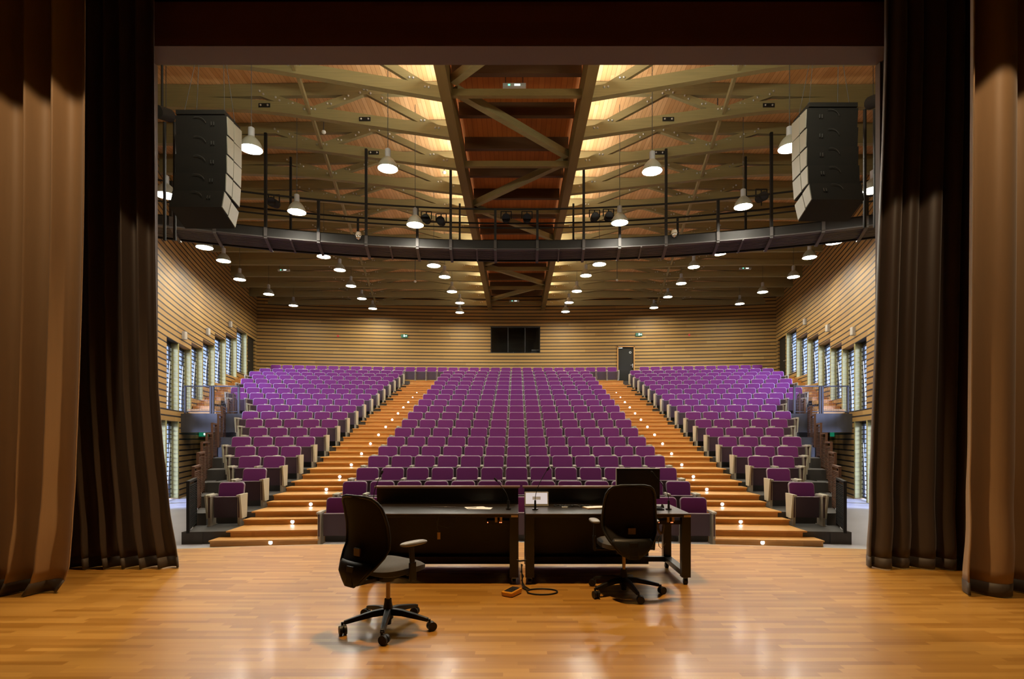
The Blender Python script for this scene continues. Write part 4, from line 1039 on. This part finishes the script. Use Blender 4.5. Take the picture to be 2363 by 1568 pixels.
# keyboard / phone / cables / folder on the right desk
t = thing('desk_phone', 'low black keypad with pale edge on the right desk, right of the chair', 'phone', (1.50,5.86,DH+0.001)); 
mb = MB(); mb.prism([(-0.06,0),(0.06,0),(0.06,0.03),(-0.06,0.012)],-0.07,0.07,'X'); mb.build('body', M['blacksoft'], t)
mb = MB()
for i in range(5):
    for j in range(3): mb.box(-0.055+i*0.024,-0.037+i*0.024,-0.045+j*0.03,-0.022+j*0.03,0.0185+j*0.004,0.023+j*0.004)
mb.build('keys', M['dial'], t)
t = thing('open_folder', 'pale open folder on the right desk, left of the chair back', 'folder', (0.86,5.98,DH+0.001)); t.rotation_euler = (0,0,0.3)
mb = MB(); mb.box(-0.12,0.12,-0.08,0.08,0,0.01); mb.build('cover', M['brass'], t)
mb = MB(); mb.box(-0.11,0.11,-0.07,0.07,0.01,0.013); mb.build('sheet', M['paper'], t)
rnd = random.Random(4)
mb = MB(); pts_ = []
for i in range(60):
    u = i/59; pts_.append((0.42+0.40*u+0.03*math.sin(i*1.3), 6.08+0.05*math.sin(i*0.9)+0.03*math.sin(i*2.1), DH+0.008+0.012*abs(math.sin(i*0.7))))
mb.tube(pts_, 0.0045, 6)
tag(mb.build('cable', M['blacksoft']), 'tangle of thin black cable on the right desk by the small screen', 'cable')
mb = MB(); mb.box(0.50,0.56,5.99,6.02,DH+0.001,DH+0.012)
tag(mb.build('usb_stick', M['white']), 'tiny white plug among the cables on the right desk', 'plug')
t = thing('remote_control', 'small chrome topped gadget at the foot of the right end microphone', 'gadget', (1.575,5.90,DH+0.001))
mb = MB(); mb.cyl((0,0,0),(0,0,0.035),0.022,0.018,n=14); mb.build('body', M['blacksoft'], t)
mb = MB(); mb.ball((0,0,0.04),0.014,10,8); mb.build('knob', M['chrome'], t)
mb = MB(); pts_ = []
for i in range(120):
    a = i*0.36; rr = 0.075+0.012*math.sin(i*0.5)
    pts_.append((1.545+0.45*rr*math.cos(a)+0.006*math.sin(i), 5.86+0.02*math.sin(i*0.37), 0.56+rr*1.15*math.sin(a)))
pts_ += [(1.52,5.87,0.4),(1.53,5.87,0.33),(1.56,5.87,0.30),(1.60,5.87,0.36)]
mb.tube(pts_, 0.004, 6)
mb.cyl((1.545,5.86,0.62),(1.545,5.86,0.692),0.006,n=6)
tag(mb.build('cable_coil', M['cablegrey']), 'coil of cables hanging under the right desk beside the chair', 'cable')
mb = MB()
mb.tube([(-0.9,5.9,0.68),(-0.85,5.9,0.55),(-0.74,5.9,0.52),(-0.66,5.9,0.6),(-0.62,5.9,0.69)],0.004,6)
tag(mb.build('cable_loop', M['wire']), 'cable loop hanging under the left desk', 'cable')
# cables between the desks and the loop on the floor
mb = MB()
mb.tube([(-0.02,5.56,0.26),(0.03,5.54,0.245),(0.10,5.55,0.25)],0.009,6)
N = 40; loop = [(0.05,5.60,0.20),(0.055,5.55,0.10),(0.06,5.48,0.02),(0.09,5.38,0.008)]
for i in range(N+1):
    a = PI*1.15+2*PI*0.86*i/N
    loop.append((0.245+0.15*math.cos(a), 5.28+0.10*math.sin(a), 0.008))
loop += [(0.06,5.40,0.008),(0.0,5.42,0.010),(-0.04,5.40,0.012)]
mb.tube(loop, 0.0075, 8)
mb.tube([(0.06,5.62,0.19),(0.045,5.56,0.13),(0.07,5.5,0.10),(0.05,5.5,0.06),(0.08,5.46,0.012),(0.13,5.36,0.008)],0.006,6)
tag(mb.build('floor_cable', M['blacksoft']), 'black cable looped on the stage floor between the desks', 'cable')
t = thing('signal_tester', 'yellow box with a slate face lying on the stage floor between the desks', 'tester', (-0.045,5.20,0.001)); t.rotation_euler = (0,0,math.radians(-32))
mb = MB(); mb._add([(-0.055,-0.09,0),(0.055,-0.09,0),(0.055,0.09,0),(-0.055,0.09,0),(-0.062,-0.097,0.045),(0.062,-0.097,0.045),(0.062,0.097,0.055),(-0.062,0.097,0.055)],
    [(3,2,1,0),(4,5,6,7),(0,1,5,4),(1,2,6,5),(2,3,7,6),(3,0,4,7)]); bevel(mb.build('case', M['yellow'], t), 0.009, 3)
mb = MB(); mb._add([(-0.045,-0.075,0.0475),(0.045,-0.075,0.0475),(0.045,0.08,0.0555),(-0.045,0.08,0.0555)],[(0,1,2,3)]); mb.build('face', M['dial'], t)
mb = MB()
for i in range(3): mb.box(-0.03+i*0.024,-0.018+i*0.024,0.0,0.012,0.052,0.055)
mb.build('keys', M['wire'], t)

# ------------------------------------------------------------------ office chairs
def office_chair(x, y, facing, base_rot, label, name='office_chair'):
    """facing: degrees the chair looks away from +Y towards +X; local +Y is the front of the chair."""
    t = thing(name, label, 'office chair', (x, y, 0), -math.radians(facing), 'black office chairs')
    br = math.radians(base_rot+facing)
    # star base
    mb = MB(); mb.lathe([(0.034,0.07),(0.042,0.08),(0.040,0.15),(0.030,0.20),(0.027,0.23)],16); mb.cyl((0,0,0.03),(0,0,0.08),0.024,0.03,n=12)
    hub = mb.build('base_hub', M['blacksoft'], t)
    for i in range(5):
        a = br+2*PI*i/5; d = Vector((math.cos(a), math.sin(a), 0))
        m = MB(); pts_ = [d*0.02+Vector((0,0,0.135)), d*0.12+Vector((0,0,0.130)), d*0.24+Vector((0,0,0.108)), d*0.335+Vector((0,0,0.088))]
        wd_ = [0.032,0.028,0.023,0.018]
        vs = []
        side = Vector((-d.y, d.x, 0))
        for p, w in zip(pts_, wd_):
            vs += [p-side*w-Vector((0,0,w*0.9)), p+side*w-Vector((0,0,w*0.9)), p+side*w*0.7+Vector((0,0,w*0.7)), p-side*w*0.7+Vector((0,0,w*0.7))]
        fs = [(0,1,2,3),(15,14,13,12)]
        for k_ in range(3):
            for j in range(4): fs.append((k_*4+j, (k_+1)*4+j, (k_+1)*4+(j+1) % 4, k_*4+(j+1) % 4))
        m._add(vs, fs); bevel(m.build('base_arm', M['blacksoft'], t), 0.006)
        # caster: fork and twin wheels, trailing sideways
        ca = a+random.uniform(-1.2, 1.2); ax = Vector((math.cos(ca), math.sin(ca), 0)); tr = Vector((-ax.y, ax.x, 0))
        c0 = d*0.345; cw_ = c0+tr*0.018+Vector((0,0,0.036))
        m = MB(); m.cyl(cw_-ax*0.027, cw_-ax*0.006, 0.035, n=16); m.cyl(cw_+ax*0.006, cw_+ax*0.027, 0.035, n=16)
        cs = m.build('caster', M['blacksoft'], t)
        m = MB(); m.cyl(c0+Vector((0,0,0.05)), c0+Vector((0,0,0.092)), 0.010, n=8); m.ball(cw_+Vector((0,0,0.006)), 0.030, 10, 6, sx=0.75, sy=0.75); m.build('fork', M['blacksoft'], cs)
    mb = MB(); mb.cyl((0,0,0.2),(0,0,0.40),0.017,n=14); mb.build('gas_column', M['copper'], t)
    mb = MB(); mb.cyl((0,0,0.37),(0,0,0.405),0.05,0.06,n=16); mb.box(-0.10,0.10,-0.13,0.14,0.40,0.435); mb.bar((0.1,0.05,0.42),(0.26,0.05,0.41),0.012,0.012); mb.build('mechanism', M['blacksoft'], t)
    # seat cushion
    def seat_fn(u, v, top):
        a = 2*PI*u; rr = v
        c, s_ = math.cos(a), math.sin(a)
        e = 0.62
        xx = 0.245*math.copysign(abs(c)**e, c)*rr; yy = 0.235*math.copysign(abs(s_)**e, s_)*rr+0.02
        z = 0.0
        if top: z = 0.525-0.034*rr**6+0.012*(xx/0.245)**2-0.045*max(0.0, (yy-0.14)/0.12)**2*0.5
        else: z = 0.432+0.030*rr**4
        return (xx, yy, z)
    mb = MB(); mb.grid(lambda u, v: seat_fn(u, max(v,0.001), True), 32, 8); mb.grid(lambda u, v: seat_fn(1-u, max(v,0.001), False), 32, 8)
    # join rim
    n_ = 32; vs = [seat_fn(i/n_, 1.0, True) for i in range(n_)]+[seat_fn(i/n_, 1.0, False) for i in range(n_)]
    mb._add(vs, [(i, n_+i, n_+(i+1) % n_, (i+1) % n_) for i in range(n_)], 0, True)
    mb.build('seat', M['fabric'], t)
    # mesh back: outline in (x, z), curved in plan and in profile
    prof = [(0.43,0.085),(0.455,0.120),(0.50,0.160),(0.56,0.205),(0.62,0.238),(0.68,0.250),(0.76,0.250),(0.84,0.244),(0.92,0.236),(0.98,0.224),(1.02,0.204),(1.048,0.170),(1.06,0.11)]
    def by(z):        # profile: bulges forward at the lumbar, leans back above
        t_ = (z-0.43)/0.62
        k_ = [(0.0,-0.350),(0.12,-0.350),(0.25,-0.310),(0.38,-0.255),(0.6,-0.250),(0.8,-0.275),(1.01,-0.315)]
        t_ = max(0.0, min(1.0, t_))
        for (a_, b_), (c_, d_) in zip(k_[:-1], k_[1:]):
            if t_ <= c_:
                q_ = (t_-a_)/(c_-a_); q_ = q_*q_*(3-2*q_); return b_+(d_-b_)*q_
        return -0.315
    def bp(u, z, w, off=0.0):
        xx = (u*2-1)*w; return Vector((xx, by(z)+0.9*xx*xx+off, z))
    NU = 16
    for off, nm, mt in ((0.0, 'back_mesh', M['mesh']),):
        mb = MB(); vs = []
        for z, w in prof:
            for i in range(NU+1): vs.append(bp(i/NU, z, w, off))
        hole = set()
        fs = []
        for j in range(len(prof)-1):
            for i in range(NU): fs.append((j*(NU+1)+i, j*(NU+1)+i+1, (j+1)*(NU+1)+i+1, (j+1)*(NU+1)+i))
        mb._add(vs, fs, 0, True)
        o = mb.build(nm, mt, t); sm = o.modifiers.new('thickness', 'SOLIDIFY'); sm.thickness = 0.008
    rim = [bp(1, z, w) for z, w in prof]+[bp(0, z, w) for z, w in prof[::-1]]
    mb = MB(); mb.tube(rim+[rim[0]], 0.012, 8); mb.build('back_frame', M['blacksoft'], t)
    # lower shell and spine that carry the back
    mb = MB(); vs = []; low = [(0.40,0.055),(0.44,0.10),(0.50,0.160),(0.55,0.19),(0.58,0.17)]
    for z, w in low:
        for i in range(NU+1): vs.append(bp(i/NU, z, w, -0.016))
    mb._add(vs, [(j*(NU+1)+i, j*(NU+1)+i+1, (j+1)*(NU+1)+i+1, (j+1)*(NU+1)+i) for j in range(len(low)-1) for i in range(NU)], 0, True)
    o = mb.build('lumbar_shell', M['blacksoft'], t); sm = o.modifiers.new('thickness', 'SOLIDIFY'); sm.thickness = 0.012
    mb = MB(); yb = by(0.64)+0.0; mb.box(-0.035,0.035,yb-0.030,yb-0.012,0.615,0.675); bevel(mb.build('back_hole_plate', M['plate'], t), 0.004)  # added plate, coloured like the view through the hole in the back
    mb = MB(); mb.bar((0,-0.08,0.415),(0,by(0.44)-0.02,0.42),0.09,0.035); mb.bar((0,by(0.42)-0.012,0.40),(0,by(0.55)-0.022,0.55),0.08,0.02,up=(0,1,0)); bevel(mb.build('spine', M['blacksoft'], t), 0.006)
    for s in (-1, 1):
        mb = MB()
        mb.bar((s*0.10,0.0,0.425),(s*0.285,0.0,0.425),0.05,0.02); mb.bar((s*0.285,0.0,0.415),(s*0.292,-0.01,0.56),0.06,0.024,up=(1,0,0)); mb.bar((s*0.292,-0.01,0.54),(s*0.290,-0.02,0.685),0.045,0.018,up=(1,0,0))
        am_ = bevel(mb.build('arm_post', M['blacksoft'], t), 0.006)
        mb = MB()
        def pad(u, v):
            a = 2*PI*u; q = -0.5*PI+PI*v
            c, s_ = math.cos(a), math.sin(a); r_ = math.cos(q)
            return (s*0.285+0.045*math.copysign(abs(c)**0.7, c)*r_**0.35, 0.01+0.125*math.copysign(abs(s_)**0.7, s_)*r_**0.35, 0.698+0.016*math.sin(q))
        mb.grid(pad, 24, 8); mb.build('arm_pad', M['padlight'], am_)
    return t
office_chair(-1.012, 4.30, 37, -84, 'black mesh office chair turned half sideways in front of the left desk')
office_chair(1.035, 5.265, -3, -79, 'black mesh office chair seen from behind, pushed up to the right desk')
t = thing('cable_tag', 'small pale tag with a cord hanging below the left desk beside the chair arm', 'tag', (-0.80,5.62,0.52))
mb = MB(); mb.box(-0.015,0.015,-0.004,0.004,-0.07,0.0); mb.build('label_card', M['brass'], t)
mb = MB(); mb.tube([(0,0,0),(-0.02,0,0.06),(-0.01,0,0.12),(0.0,0,0.168)],0.003,6); mb.build('cord', M['wire'], t)
